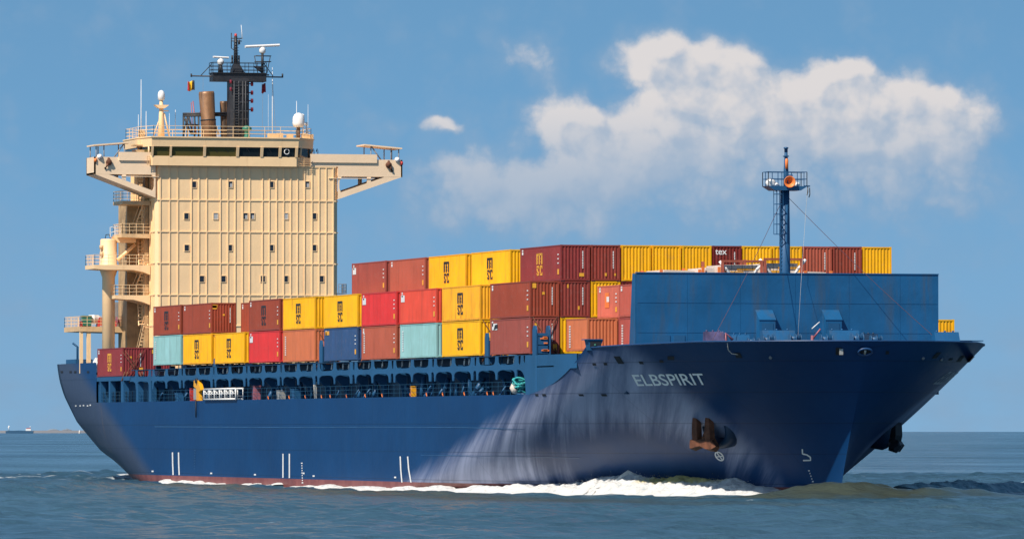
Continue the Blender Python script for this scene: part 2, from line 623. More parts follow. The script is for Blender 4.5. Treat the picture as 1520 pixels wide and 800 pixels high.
# stirred-up silt round the bow
q = t.vec('MULTIPLY', t.vec('SUBTRACT', pos, (36.0, -3.0, 0)), (1 / 10.0, 1 / 15.0, 0))
silt = t.smooth(t.math('ADD', t.vec('LENGTH', q), t.math('MULTIPLY_ADD', t.noise(pos, .25, 6, .65), 1.5, -.75)), 0.1, 1.5, .68, 0)
q2 = t.vec('MULTIPLY', t.vec('SUBTRACT', pos, (0.0, -26.0, 0)), (1 / 120.0, 1 / 9.0, 0))
silt2 = t.smooth(t.math('ADD', t.vec('LENGTH', q2), t.math('MULTIPLY_ADD', t.noise(t.vec('MULTIPLY', pos, (.4, 1, 1)), .12, 4), 1.2, -.6)), .2, 1.2, .55, 0)
deep = t.mix(t.smooth(t.noise(t.vec('MULTIPLY', pos, (.3, 1, 1)), .008, 8, .66), .36, .66), (0.022, 0.064, 0.104), (0.048, 0.116, 0.172))
wc = t.mix(t.math('MAXIMUM', silt, silt2), deep, (0.062, 0.058, 0.015))
q4 = t.vec('MULTIPLY', t.vec('SUBTRACT', pos, (20.0, 15.0, 0)), (1 / 17.0, 1 / 17.0, 0))
wc = t.mix(t.smooth(t.vec('LENGTH', q4), .4, 1.2, 1, 0), wc, (.04, .14, .19))  # teal lifts the water colour inside the ship's shadow
# whitecaps and foam left by the hull
fn = t.noise(t.vec('MULTIPLY', pos, (1, .22, 1)), .55, 8, .68)
fbig = t.noise(t.vec('MULTIPLY', pos, (.5, 1, 1)), .045, 4, .6)
caps = t.math('MULTIPLY', t.smooth(fn, .62, .70), t.smooth(fbig, .58, .68))
wk = t.vec('LENGTH', t.vec('MULTIPLY', t.vec('SUBTRACT', pos, (-205.0, -10.0, 0)), (1 / 60.0, 1 / 26.0, 0)))
wake = t.math('MULTIPLY', t.smooth(fn, .56, .66, 0, .75), t.smooth(t.math('ADD', wk, t.math('MULTIPLY', fbig, .6)), .6, 1.35, 1, 0))
q3 = t.vec('LENGTH', t.vec('MULTIPLY', t.vec('SUBTRACT', pos, (-6.0, 31.0, 0)), (1 / 16.0, 1 / 5.0, 0)))
pw = t.math('MULTIPLY', t.smooth(fn, .52, .6), t.smooth(q3, .5, 1.2, 1, 0))
foam = t.math('MAXIMUM', t.math('MAXIMUM', caps, wake), pw, clamp=True)
t.put(b.inputs['Base Color'], t.mix(foam, wc, (.74, .76, .76)))
gust0 = t.noise(t.vec('MULTIPLY', pos, (.35, 1, 1)), .010, 10, .72)
t.put(b.inputs['Roughness'], t.math('MULTIPLY_ADD', foam, .6, t.smooth(gust0, .36, .64, .12, .24)))
b.inputs['IOR'].default_value = 1.333
bp = t.new('ShaderNodeBump')
bn = t.math('ADD', t.noise(t.vec('MULTIPLY', pos, (1, .8, 1)), .85, 9, .66), t.math('MULTIPLY', t.noise(t.vec('MULTIPLY', pos, (1, .6, 1)), .2, 4, .6), .6))
t.put(bp.inputs['Height'], bn)
gust = t.noise(t.vec('MULTIPLY', pos, (.35, 1, 1)), .010, 10, .72)
t.put(bp.inputs['Strength'], t.smooth(gust, .36, .64, .35, 1.0))
bp.inputs['Distance'].default_value = .55
t.l.new(bp.outputs[0], b.inputs['Normal'])
sea.data.materials.append(m)

# far low shore on the left of the horizon
g = MB()
D0 = 22000.0
pts = []
for i in range(40):
    u = -1400 + i * 40.0 - 120
    hgt = 8 + 2.5 * mnoise.noise((i * .35, 0, 0)) if u < -570 else 6.0 * max(0, (-530 - u) / 40)
    pts.append((u, max(hgt, .3)))
vs, fs = [], []
for i, (u, hgt) in enumerate(pts):
    for dd, z in ((0, -3), (0, hgt), (900, hgt), (900, -3)):
        p = CP + (D0 + dd) * (DV + u / F * RV)
        vs.append((p[0], p[1], z))
for i in range(len(pts) - 1):
    for k in range(4):
        fs.append((i * 4 + k, i * 4 + (k + 1) % 4, i * 4 + 4 + (k + 1) % 4, i * 4 + 4 + k))
g.add(vs, fs)
shore = g.build('shore', M['sand'])
shore['kind'] = 'structure'
for (u0, u1, seed, lab) in ((72, 86, 1, 'dark low wood on the far shore, nearer the distant coaster'), (94, 105, 2, 'dark low wood on the far shore, nearer the big ship')):
    g = MB()
    rr = random.Random(seed)
    for k in range(9):
        u = u0 - 760 + (u1 - u0) * (k + .5) / 9
        p = CP + (D0 + 120) * (DV + u / F * RV)
        hh = rr.uniform(6.0, 8.0) * (1 - .4 * abs(k / 4.0 - 1))
        g.lathe((p[0], p[1], 7.0), [(4.0, 0), (4.6, hh * .35), (3.6, hh * .75), (0, hh)], 8)
    tag(g.build('far_wood', M['tree']), lab, 'wood', 'woods on the far shore')['kind'] = 'stuff'

# ================================================================= THE SHIP
ship = thing('container_ship', 'huge navy blue container ship with cream deckhouse aft, driving ahead through the water', 'container ship')

m, t, b = material('hull_paint')
oc = t.new('ShaderNodeTexCoord').outputs['Object']
hx, hy, hz = t.sep(oc)
n = t.noise(oc, .12, 6, .6)
c = t.mix(t.smooth(n, .25, .75), (0.002, 0.032, 0.115), (0.0045, 0.048, 0.155))
vn = t.noise(t.vec('MULTIPLY', oc, (1.0, 1.0, .10)), .9, 6, .65)
c = t.mix(t.smooth(vn, .52, .85, 0, .16), c, (.028, .065, .13))
# weld seams of the shell plating
seamz = t.math('ABSOLUTE', t.math('SUBTRACT', t.math('FRACT', t.math('DIVIDE', hz, 2.35)), .5))
seamx = t.math('ABSOLUTE', t.math('SUBTRACT', t.math('FRACT', t.math('DIVIDE', hx, 11.3)), .5))
seam = t.math('MAXIMUM', t.smooth(seamz, .012, .02, 1, 0), t.smooth(seamx, .003, .006, .6, 0))
# sheen of water-reflected sunlight painted into the bow colour, fanning aft from the stem
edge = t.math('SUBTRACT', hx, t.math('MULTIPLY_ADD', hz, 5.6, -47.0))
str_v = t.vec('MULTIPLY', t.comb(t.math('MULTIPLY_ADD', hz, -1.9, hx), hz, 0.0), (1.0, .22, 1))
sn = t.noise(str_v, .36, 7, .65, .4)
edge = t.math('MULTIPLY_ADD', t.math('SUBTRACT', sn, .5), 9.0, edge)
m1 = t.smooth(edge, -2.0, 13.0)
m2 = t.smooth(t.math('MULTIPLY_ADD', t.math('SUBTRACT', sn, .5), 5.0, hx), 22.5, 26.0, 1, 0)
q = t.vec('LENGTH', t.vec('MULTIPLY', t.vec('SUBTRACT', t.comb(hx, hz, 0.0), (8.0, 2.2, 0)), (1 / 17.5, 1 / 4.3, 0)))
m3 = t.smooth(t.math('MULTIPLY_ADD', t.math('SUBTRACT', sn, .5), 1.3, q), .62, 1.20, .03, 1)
sheen = t.math('MULTIPLY', t.math('MULTIPLY', m1, m2), t.math('MULTIPLY', m3, t.smooth(sn, .30, .68, .28, 1.0)))
sheen = t.math('MULTIPLY', sheen, .80)
# greyer stern quarter, aft of a raking line
m4 = t.math('MULTIPLY', t.smooth(t.math('MULTIPLY_ADD', hz, 3.3, hx), -133.0, -140.0), .55)
c = t.mix(sheen, c, (.46, .50, .68))
c = t.mix(m4, c, (.075, .080, .095))
c = t.mix(t.math('MULTIPLY', t.smooth(vn, .56, .70), t.smooth(t.math('ABSOLUTE', t.math('ADD', hx, 164.0)), 5.5, 1.0, 0, .4)), c, (.24, .15, .07))
c = t.mix(t.math('MULTIPLY', seam, .35), c, (.003, .012, .035))
boot = t.mix(t.smooth(t.noise(oc, .5, 6, .65), .3, .7), (.165, .048, .045), (.25, .085, .075))
c = t.mix(t.smooth(hz, .92, .97, 1, 0), c, boot)
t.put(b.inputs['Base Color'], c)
t.put(b.inputs['Roughness'], t.math('MULTIPLY_ADD', n, .2, .34))
b.inputs['Specular IOR Level'].default_value = .2
bp = t.new('ShaderNodeBump')
t.put(bp.inputs['Height'], t.math('ADD', t.noise(oc, .33, 3, .5), t.math('MULTIPLY', seam, -.06)))
bp.inputs['Strength'].default_value = .35
bp.inputs['Distance'].default_value = .12
t.l.new(bp.outputs[0], b.inputs['Normal'])
M['hull'] = m

ZB = -2.2
cols = []                                          # (kind, parameter, top height)
for k in range(13):
    cols.append(('a', k / 12, 12.3))
for X in np.linspace(-166, 0, 70):
    cols.append(('m', X, 8.2))
for k in range(1, 61):
    w = k / 60
    cols.append(('f', 1 - (1 - w) ** 1.8, None))
NV = 30


def col_points(kind, s, top, sgn):
    out = []
    if kind == 'f':
        zt = 8.2
        for _ in range(8):
            zt = float(fore_top(s * stem_x(zt)))
        top = zt
    for j in range(NV):
        z = ZB + (top - ZB) * j / (NV - 1)
        if kind == 'a':
            xa = float(stern_x(z))
            X = xa + (-166 - xa) * s
        elif kind == 'm':
            X = s
        else:
            X = s * float(stem_x(max(z, 0)))
        out.append((X, YC + sgn * float(hull_half(X, z)), z))
    return out


g = MB()
for sgn in (-1, 1):
    vs = []
    for cdef in cols:
        vs += col_points(*cdef, sgn)
    fs = []
    for i in range(len(cols) - 1):
        if cols[i][0] == 'a' and cols[i + 1][0] == 'm':
            continue
        for j in range(NV - 1):
            fs.append((i * NV + j, (i + 1) * NV + j, (i + 1) * NV + j + 1, i * NV + j + 1))
    g.add(vs, fs, 0, True)
# transom
vs, fs = [], []
for j in range(NV):
    z = ZB + (12.3 - ZB) * j / (NV - 1)
    X = float(stern_x(z))
    hw = float(hull_half(X, z))
    for k in range(9):
        vs.append((X, YC - hw + 2 * hw * k / 8, z))
for j in range(NV - 1):
    for k in range(8):
        fs.append((j * 9 + k, j * 9 + k + 1, (j + 1) * 9 + k + 1, (j + 1) * 9 + k))
g.add(vs, fs)
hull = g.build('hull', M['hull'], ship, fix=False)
bm = bmesh.new()
bm.from_mesh(hull.data)
bmesh.ops.remove_doubles(bm, verts=bm.verts, dist=.004)
bmesh.ops.recalc_face_normals(bm, faces=bm.faces)
bm.to_mesh(hull.data)
bm.free()

# decks inside the hull
g = MB()
g.box(-165.8, 0, SIDE + .06, YC + HB - .06, 8.06, 8.14)
xsd = list(np.linspace(0, 37.6, 40))
ring = [(x, YC - float(hull_half(x, 10.4)) + .1) for x in xsd] + [(x, YC + float(hull_half(x, 10.4)) - .1) for x in reversed(xsd)]
g.prism(ring, lambda p, q_, w: (p, q_, w), 10.35, 10.45)
g.prism([(-186, SIDE + .5), (-166.05, SIDE + .15), (-166.05, YC + HB - .15), (-186, YC + HB - .5)], lambda p, q_, w: (p, q_, w), 11.2, 11.3)
g.box(-166.0, -165.85, SIDE + .2, YC + HB - .2, 8.1, 12.2)
g.build('deck', M['blue'], ship)
g = MB()
g.box(-152, 18, -13.4, 12.2, 8.15, 11.35)
g.build('hatch_coaming', M['dkblue'], ship)
g = MB()
g.box(-150, 0, -16.15, -13.5, 11.33, 11.40)
g.build('stack_floor', M['dkblue'], ship)

for b_ in range(10):
    xb = (-139.5, -126.1, -112.4, -98.2, -84.6, -68.9, -55.2, -41.7, -27.6, -12.19)[b_]
    zc = 11.47 + .28 * max(0, (-60 - xb) / 80) - .02
    g = MB()
    g.box(xb - .3, xb + 12.4, -13.2, 12.0, 11.36, zc)
    for yy in (-16.0, -14.6):
        for xx in (xb + .3, xb + 11.9):
            g.box(xx - .25, xx + .25, yy, yy + .5, 11.405, zc)
    g.build('hatch_cover', M['dkblue'], ship)
# side girder with rounded openings above and below; web frames behind it
PIT = 13.7


def cut(u, w, e=5.0):
    """1 inside an opening of half width w, 0 in the solid between (rounded corners)"""
    a = abs(u) / w
    return 0.0 if a >= 1 else (1 - a ** e) ** (1 / e)


def girder_profile(X):
    u = (X + 139.5) % PIT
    top = 11.33
    bot = 8.9
    zt, zb = top, 9.45
    for c0, w in ((3.2, 2.62), (9.2, 2.62), (13.2, .42)):
        cu = cut(u - c0, w)
        if cu > 0:
            zt = min(zt, top - .70 * cu)
    for c0, w in ((3.2, 2.75), (9.2, 2.75), (13.15, .5)):
        cu = cut(u - c0, w, 4.0)
        if cu > 0:
            zb = max(zb, 9.45 + .78 * cu)
    return zb, zt


g = MB()
xg = np.arange(-150.0, 13.5, .11)
vs, fs = [], []
for X in xg:
    zb, zt = girder_profile(X) if X < -1.2 else (10.15, 11.33)
    if X > -3.8 and X <= -1.0:
        zb = 8.2 + 2.0 * cut(X + 3.8, 2.75, 3.0) if X < -1.05 else 8.2
    if X > -1.0:
        zb = min(10.2, float(fore_top(max(X, 0))) - .05)
        zt = 11.33
    y = SIDE + .02 if X < 2 else min(YC - float(hull_half(X, min(11, 8.5 + X * .2))) + .1, SIDE + .6)
    vs += [(X, y, zb), (X, y, zt), (X, y + .09, zt), (X, y + .09, zb)]
for i in range(len(xg) - 1):
    for k in range(4):
        fs.append((i * 4 + k, i * 4 + 4 + k, i * 4 + 4 + (k + 1) % 4, i * 4 + (k + 1) % 4))
g.add(vs, fs)
g.build('side_girder', M['blue'], ship)
webs = None
for i in range(22):
    X = -146.0 + i * PIT / 2
    if X > -3:
        break
    if webs is None:
        g = MB()
        poly = [(-13.45, 8.15), (-13.75, 8.15), (-14.0, 9.3), (-14.7, 9.95), (-16.1, 10.25), (-16.1, 10.75), (-13.45, 10.75)]
        g.prism(poly, lambda p, q_, w: (w, p, q_), -.06, .06)
        webs = g.build('web_frame', M['blue'], ship)
        webs.location.x = X
    else:
        o = webs.copy()
        COL.objects.link(o)
        o.parent = ship
        o.location.x = X
# turnbuckles and other gear between stacks and girder
g = MB()
rr = random.Random(3)
for i in range(22):
    X = -146.4 + i * PIT / 2
    if X > -4:
        break
    for k in range(2):
        x = X + rr.uniform(-.5, .6) + k * 2.4
        g.cut().tube([(x, -15.6, 10.75), (x, -15.55, 11.3)], .08, 6)
g.build_each('lashing_turnbuckle', M['white'], ship)
g = MB()
rr = random.Random(8)
for i in range(60):
    X = rr.uniform(-145, -4)
    g.cut().tube([(X, -14.2 + rr.uniform(-1, .6), 8.2), (X + rr.uniform(-.2, .2), -14.2, 8.2 + rr.uniform(.6, 1.8))], rr.uniform(.05, .22), 6)
g.build_each('deck_vent_pipe', M['blue'], ship)
g = MB()
g.rail([(-165, SIDE + .12, 8.2), (-2.2, SIDE + .12, 8.2)], 1.05, .017, 3, 1.9)
g.build('side_railing', paint('railing_blue', (.012, .075, .15), .5), ship)
# hydrants, lockers and drums along the side passage
for (px, py, w, h, mat, nm) in ((614, 577, .4, .9, 'yellow', 'locker'), (379, 582, .9, 1.3, 'pink', 'pump_unit'), (437, 586, 1.6, .9, 'blue', 'locker'), (286, 583, .5, 1.2, 'red', 'fire_box'), (700, 566, .2, 1.3, 'blue', 'pipe_stand'),
                               (416, 586, 1.0, .8, 'steel', 'folded_ladder'), (470, 570, .2, 1.5, 'steel', 'pipe_stand'), (265, 586, 1.2, .8, 'blue', 'locker')):
    p = atY(px, py, -15.6)
    g = MB()
    g.box(p.x - w / 2, p.x + w / 2, -15.8, -15.8 + min(w, .6), 8.16, 8.16 + h)
    g.box(p.x - w / 2 - .04, p.x + w / 2 + .04, -15.84, -15.76 + min(w, .6), 8.16 + h, 8.22 + h)
    g.tube([(p.x - w * .2, -15.83, 8.3), (p.x - w * .2, -15.86, 8.1 + h)], .03, 5)
    g.build(nm, M[mat], ship)
# small yellow lamps / orange feet along the deck edge
g = MB()
for px in (399, 430, 454, 478, 491, 515, 543, 568, 610, 634, 658, 690, 724, 733):
    p = atY(px, 590, SIDE + .25)
    g.cut().tube([(p.x, SIDE + .25, 8.15), (p.x - .15, SIDE + .2, 8.5)], .05, 5)
g.build_each('orange_bracket', M['orange'], ship)

# aft part of the side: deck edge over the mooring space, pillars with rounded yellow doorways
g = MB()
g.box(-166, -149.8, SIDE + .02, SIDE + .5, 10.35, 10.78)
g.build('deck_edge', M['blue'], ship)
g = MB()
for px, w in ((162, .7), (181, 1.2), (203, .8), (222, 1.1), (148, .4)):
    p = atY(px, 580, SIDE)
    g.cut().box(p.x - w / 2, p.x + w / 2, SIDE + .03, SIDE + .6, 8.15, 10.34)
g.build_each('side_pillar', M['blue'], ship)
g = MB()
g.box(-166, -150, -13.9, -13.7, 8.15, 10.7)
g.box(-166, -145, SIDE + .6, -8, 10.50, 10.76)
g.build('mooring_bulkhead', M['blue'], ship)
for px in (190, 212, 156, 171):
    p = atY(px, 597, SIDE + 1.6)
    g = MB()
    arc = [(p.x - 1.2, SIDE + 1.6, 8.16)] + [(p.x - 1.2 + .75 * (1 - math.cos(a)), SIDE + 1.6, 9.5 + .75 * math.sin(a)) for a in np.linspace(0, math.pi / 2, 6)] + [(p.x + .6, SIDE + 1.6, 10.25)]
    if px < 180:
        arc = arc[:2]
    g.tube(arc, .09, 6)
    g.build('doorway_rim', M['yellow'], ship)
g = MB()
g.rail([(-165.3, SIDE + .3, 8.2), (-150, SIDE + .3, 8.2)], 1.05, .025, 3, 1.5)
g.build('mooring_railing', M['dark'], ship)

# ---- forecastle bulwark openings, lettering and marks
def hull_patch(cx, cy, w, h, mat, name, slant=0.0, n=4, off=.03, thick=0.0):
    """a panel laid on the plating where the photo shows it"""
    g = MB()
    vs = []
    for j in range(n + 1):
        for i in range(n + 1):
            a, c_ = i / n - .5, j / n - .5
            p, nn = hull_point(cx + a * w + c_ * slant, cy - c_ * h)
            vs.append(p + nn * off)
    g.add(vs, [(j * (n + 1) + i, j * (n + 1) + i + 1, (j + 1) * (n + 1) + i + 1, (j + 1) * (n + 1) + i) for j in range(n) for i in range(n)])
    return g.build(name, mat, hull)


for (x, y, w, h, sl) in ((919, 534, 9, 11, -7), (882.5, 540.5, 5, 3.5, -1), (899, 540, 5, 3.5, -1), (952, 538, 6, 4, -2), (982, 536, 6, 4, -1), (996, 531, 10, 6, 0), (1096, 527, 9, 8, -4),
                         (797, 586, 4.5, 3, -1), (808, 586, 5.5, 3, -1), (863, 586, 7, 3, -2), (897, 586, 8, 3, -2), (1245, 521, 9, 11, 0), (1317, 523, 5, 5, 0), (1390, 527, 7, 9, 8), (1411, 533, 5, 3, 3),
                         (1426, 532, 6, 9, 8), (1441, 533, 4, 9, 8)):
    hull_patch(x, y, w, h, M['dark'], 'fairlead_opening', sl)
for k in range(4):
    hull_patch((92, 105, 112, 131)[k], 552, 3.2, 3.2, M['dark'], 'fairlead_opening')
for (x, y) in ((1144, 530), (1370, 531), (1397, 533)):
    p, nn = hull_point(x, y)
    g = MB()
    g.lathe(p, [(.12, -.1), (.12, .10), (.08, .14)], 10, 0, nn)
    g.build('side_lamp', M['grey'], hull)
# oval centre chock at the stem head
p, nn = hull_point(1284, 521)
sv = nn.cross(Vector((0, 0, 1))).normalized()
uv_ = sv.cross(nn)
g = MB()
ringp = [p + sv * (.52 * math.cos(a)) + uv_ * (.33 * math.sin(a)) + nn * .1 for a in np.linspace(0, 2 * math.pi, 25)]
g.tube(ringp, .09, 8, 0, False)
g.build('bow_chock', M['navy'], hull)
g = MB()
g.prism([(.5 * math.cos(a), .31 * math.sin(a)) for a in np.linspace(0, 2 * math.pi, 24, endpoint=False)], lambda a, c_, w: p + sv * a + uv_ * c_ + nn * w, .02, .05)
g.build('chock_opening', M['dark'], hull)
g = MB()
g.tube([p + nn * .08 - uv_ * .28, p + nn * .08 + uv_ * .2], .09, 6)
g.build('chock_roller', M['steel'], hull)
p, nn = hull_point(1247, 521)
g = MB()
g.box(p.x + .1, p.x + .2, p.y - .1, p.y + .18, p.z - .28, p.z + .2)
g.build('chock_roller', M['steel'], hull)

# bulwark rim
g = MB()
rim = [(float(x), YC - float(hull_half(x, fore_top(x))), float(fore_top(x)) + .03) for x in np.linspace(16.2, 39.8, 44)]
rim += [(float(x), YC + float(hull_half(x, fore_top(x))), float(fore_top(x)) + .03) for x in np.linspace(39.8, 16.2, 44)]
g.tube(rim, .07, 5)
g.build('bulwark_rim', M['navy'], hull)

# the name on both bows, laid on the plating
verts, faces, asp = text_mesh('ELBSPIRIT')
TLx, TRx, BLx, BRx = 937.5, 1042.0, 946.5, 1051.0
cache = []
g = MB()
for (a, c_) in verts:
    x = (BLx + (BRx - BLx) * a) * (1 - c_) + (TLx + (TRx - TLx) * a) * c_
    y = (572.5 - 1.8 * a) * (1 - c_) + (555.5 - 2.0 * a) * c_
    p, nn = hull_point(x, y)
    cache.append((p.x, p.z))
    g.add([p + nn * .03], [])
g.f = [list(f) for f in faces]
g.mi = [0] * len(faces)
g.sm = [False] * len(faces)
g.build('ship_name', paint('name_white_paint', (.95, .95, .95), .4, .03, 1.0, (.6, .6, .6), .2), hull)
xa, xb = min(c_[0] for c_ in cache), max(c_[0] for c_ in cache)
za, zb = 8.9, 9.9
g = MB()
for (a, c_) in verts:
    g.add([on_hull(xb - (xb - xa) * a, za + (zb - za) * c_, 1)], [])
g.f = [list(f)[::-1] for f in faces]
g.mi = [0] * len(faces)
g.sm = [False] * len(faces)
g.build('ship_name', paint('dulled_white_paint', (.30, .34, .40), .5, .4, 2.0), hull)


def hull_line(pts, wpx, name, mat=None, closed=False):
    """a painted stroke following pixel points along the plating"""
    g = MB()
    dense = []
    for (x0, y0), (x1, y1) in zip(pts, pts[1:]):
        n = max(2, int(math.hypot(x1 - x0, y1 - y0) / 2))
        dense += [(x0 + (x1 - x0) * i / n, y0 + (y1 - y0) * i / n) for i in range(n)]
    dense.append(pts[-1])
    vs = []
    for i, (x, y) in enumerate(dense):
        a = dense[max(0, i - 1)]
        c_ = dense[min(len(dense) - 1, i + 1)]
        dx_, dy_ = c_[0] - a[0], c_[1] - a[1]
        L = math.hypot(dx_, dy_)
        for s in (-.5, .5):
            p, nn = hull_point(x - dy_ / L * wpx * s, y + dx_ / L * wpx * s)
            vs.append(p + nn * .025)
    g.add(vs, [(2 * i, 2 * i + 2, 2 * i + 3, 2 * i + 1) for i in range(len(dense) - 1)])
    return g.build(name, mat or M['white'], hull)


for (x, y0, y1, lean) in ((256.5, 671, 704.5, 1), (265.5, 671, 704.5, 1), (420.5, 673, 708.5, 0), (430, 673, 709, 0), (594.5, 677, 715.5, 2.5), (605.5, 677, 715.5, 5)):
    hull_line([(x, y0), (x + lean * .3, (y0 + y1) / 2), (x + lean, y1)], 1.9, 'tug_mark')
hull_line([(1191, 666), (1191.4, 673), (1198, 674.5), (1203, 678), (1203.4, 682.6), (1192.2, 682.8)], 2.0, 'bulb_mark')
th_ = [(1068 + 6.2 * math.cos(a), 676.5 + 5.6 * math.sin(a) + 3.0 * math.cos(a)) for a in np.linspace(0, 2 * math.pi, 19)]
hull_line(th_, 1.8, 'thruster_mark')
hull_line([(1064, 671), (1072.5, 682)], 1.5, 'thruster_mark')
hull_line([(1063, 677.5), (1073.5, 676)], 1.5, 'thruster_mark')
for (x0, y0, x1, y1, n) in ((1201, 698, 1209.5, 722, 7), (448.5, 687, 449.5, 716, 9), (290, 668, 289, 695, 8)):
    for k in range(n):
        a = k / (n - 1)
        hull_patch(x0 + (x1 - x0) * a, y0 + (y1 - y0) * a, 2.4 if k % 4 == 0 else 1.5, 1.6, M['white'] if x0 > 400 else M['navy'], 'draught_mark', 0, 1, .025)
for (x, y) in ((314, 702), (379, 704), (466, 706), (587, 708), (227, 699), (451, 702)):
    hull_patch(x, y, 3.0, 2.2, M['white'], 'load_mark', 0, 1, .025)
for (x, y) in ((113, 602), (119.5, 602), (124.5, 601.5), (130.5, 602), (134.5, 601)):
    hull_patch(x, y, 2.2, 2.0, M['white'], 'stern_lettering', 0, 1, .03)
# fender strake and rubbing lines
hull_line([(230, 633), (400, 634), (560, 633.5), (690, 634), (780, 637)], .9, 'strake', paint('strake_blue', (.03, .11, .25), .4))
hull_line([(625, 675), (760, 677), (860, 679)], .7, 'strake', paint('strake_blue', (.03, .11, .25), .4))
# rust weeping from the aft mooring openings
# ---- anchors, hung in their recesses
for sgn, lab in ((-1, 'rusty stockless anchor housed under the white name on the lit bow'), (1, 'black stockless anchor jutting from the shaded far bow')):
    X0_, z0_ = (22.4, 5.4) if sgn < 0 else (20.6, 5.3)
    P0 = Vector((X0_, YC + sgn * float(hull_half(X0_, z0_)), z0_))
    N0 = hull_normal(X0_, z0_, sgn)
    fx = Vector((0, 0, 1)).cross(N0).normalized()
    if fx.x < 0:
        fx = -fx
    up = Vector((0, 0, 1))
    Nh = Vector((N0.x, N0.y, 0)).normalized()
    # the bolster recess on the hull
    g = MB()
    g.lathe(P0 + fx * .55 + Nh * .05 - Nh * 1.3 + up * .42, [(1.8, 0), (1.7, 1.15), (1.45, 1.5), (1.2, 1.55), (1.0, .8)], 20, 0, Nh + Vector((0, 0, -.25)))
    g.build('anchor_bolster', M['dkblue'], hull)
    A = lambda a, c_, w: P0 + fx * a + up * c_ + Nh * (w - (.35 if sgn > 0 else 0))
    an = thing('anchor', lab, 'anchor', P0, 'anchors on the bows')
    g = MB()
    g.tube([A(.1, 1.7, -.6), A(.1, -.55, .75)], [.2, .27], 8)
    sh = g.build('shank', M['rust'] if sgn < 0 else M['black'], an)
    sh.location = -P0
    g = MB()
    g.tube([A(-1.25, -1.0, .75), A(-1.1, -1.15, .85), A(-.2, -1.05, .8)], [.42, .55, .36], 5, smooth=False)
    g.tube([A(-.25, -1.05, .8), A(.6, -1.2, .85), A(1.15, -1.2, .8), A(1.25, -1.1, .75)], [.36, .5, .58, .45], 5, smooth=False)
    g.tube([A(.1, -1.2, .6), A(.1, -.5, .75)], [.5, .3], 6, smooth=False)
    cr = g.build('crown', M['rust'] if sgn < 0 else M['black'], an)
    cr.location = -P0
    for s in (-.85, .62):
        g = MB()
        g.tube([A(s, -.95, .75), A(s + .05, -.35, .85), A(s + .02, .4, .85), A(s - .12, 1.0, .78), A(s - .22, 1.6, .62)], [.38, .42, .38, .27, .07], 5, smooth=False)
        fl = g.build('fluke', M['rust'] if sgn < 0 else M['black'], an)
        fl.location = -P0

# ================================================================= FORECASTLE
WX = 20.3
pl, pr_ = atX(944.5, 405, WX), atX(1393, 406, WX)
ZT = 17.5
g = MB()
g.prism([(WX, pl.y), (WX, pr_.y), (WX - .25, pr_.y), (WX - .25, pl.y + .25)], lambda a, c_, w: (a, c_, w), 10.4, ZT)
for yy in (pl.y, pr_.y - .2):                        # tapering side returns
    g.prism([(WX - .26, 10.4), (WX - 2.2, 10.4), (WX - 1.1, ZT - .02), (WX - .26, ZT - .02)], lambda a, c_, w: (a, w, c_), yy, yy + .2)
g.box(WX - .3, WX + .06, pl.y - .02, pr_.y + .02, ZT, ZT + .08)
for yy in np.linspace(pl.y + 2, pr_.y - 2, 10):      # stiffeners on the after side
    g.box(WX - .8, WX - .25, yy - .05, yy + .05, 10.5, ZT - .2)
breakwater = g.build('breakwater', M['wall_blue'], ship)
g = MB()
for zz in (12.9, 15.2):                               # weld seams
    g.box(WX + .001, WX + .02, pl.y + .1, pr_.y - .1, zz, zz + .03)
for yy in (-9.2, -4.9, -.4, 4.0, 8.2):
    g.box(WX + .001, WX + .018, yy, yy + .03, 10.5, ZT - .1)
g.build('weld_seam', M['wall_blue'], breakwater)
for px in (1122, 1220.5):
    a = atX(px, 461, WX)
    w = 1.30
    g = MB()
    g.prism([(WX + .002, a.z), (WX + .95, a.z - .72), (WX + .95, 10.45), (WX + .002, 10.45)], lambda p, q_, y: (p, y, q_), a.y, a.y + w)
    g.prism([(WX + .002, a.z + .06), (WX + 1.0, a.z - .70), (WX + 1.0, a.z - .76), (WX + .002, a.z)], lambda p, q_, y: (p, y, q_), a.y - .05, a.y + w + .05)
    vb = g.build('vent_box', M['wall_blue'], breakwater)
    g = MB()
    g.box(WX + .96, WX + .985, a.y + .2, a.y + w - .2, 11.0, a.z - 1.0)
    g.build('vent_door', M['blue'], vb)
g = MB()
for px in (925, 985, 1010):
    a = atX(px, 500, WX)
for px in (978, 1000):
    a = atX(px, 500, WX)
    g.cut().box(WX + .002, WX + .05, a.y, a.y + .9, 10.5, 12.7)
g.build_each('watertight_door', M['blue'], breakwater)

# forecastle machinery seen above the bulwark
def wedge(px, py, X, w, h, dpt, mat, name, lean=.5):
    a = atX(px, py, X)
    g = MB()
    z0 = 10.45
    zt = a.z
    g.prism([(0, z0), (dpt, z0), (dpt * (1 - lean), zt), (dpt * .15, zt)], lambda p, q_, y: (X + p, y, q_), a.y - w / 2, a.y + w / 2)
    for k in range(3):
        yy = a.y - w / 2 + w * (k + .5) / 3
        g.tube([(X + dpt * .2, yy, zt), (X + dpt * .2, yy, zt + .12)], .08, 6)
    return g.build(name, mat, ship)


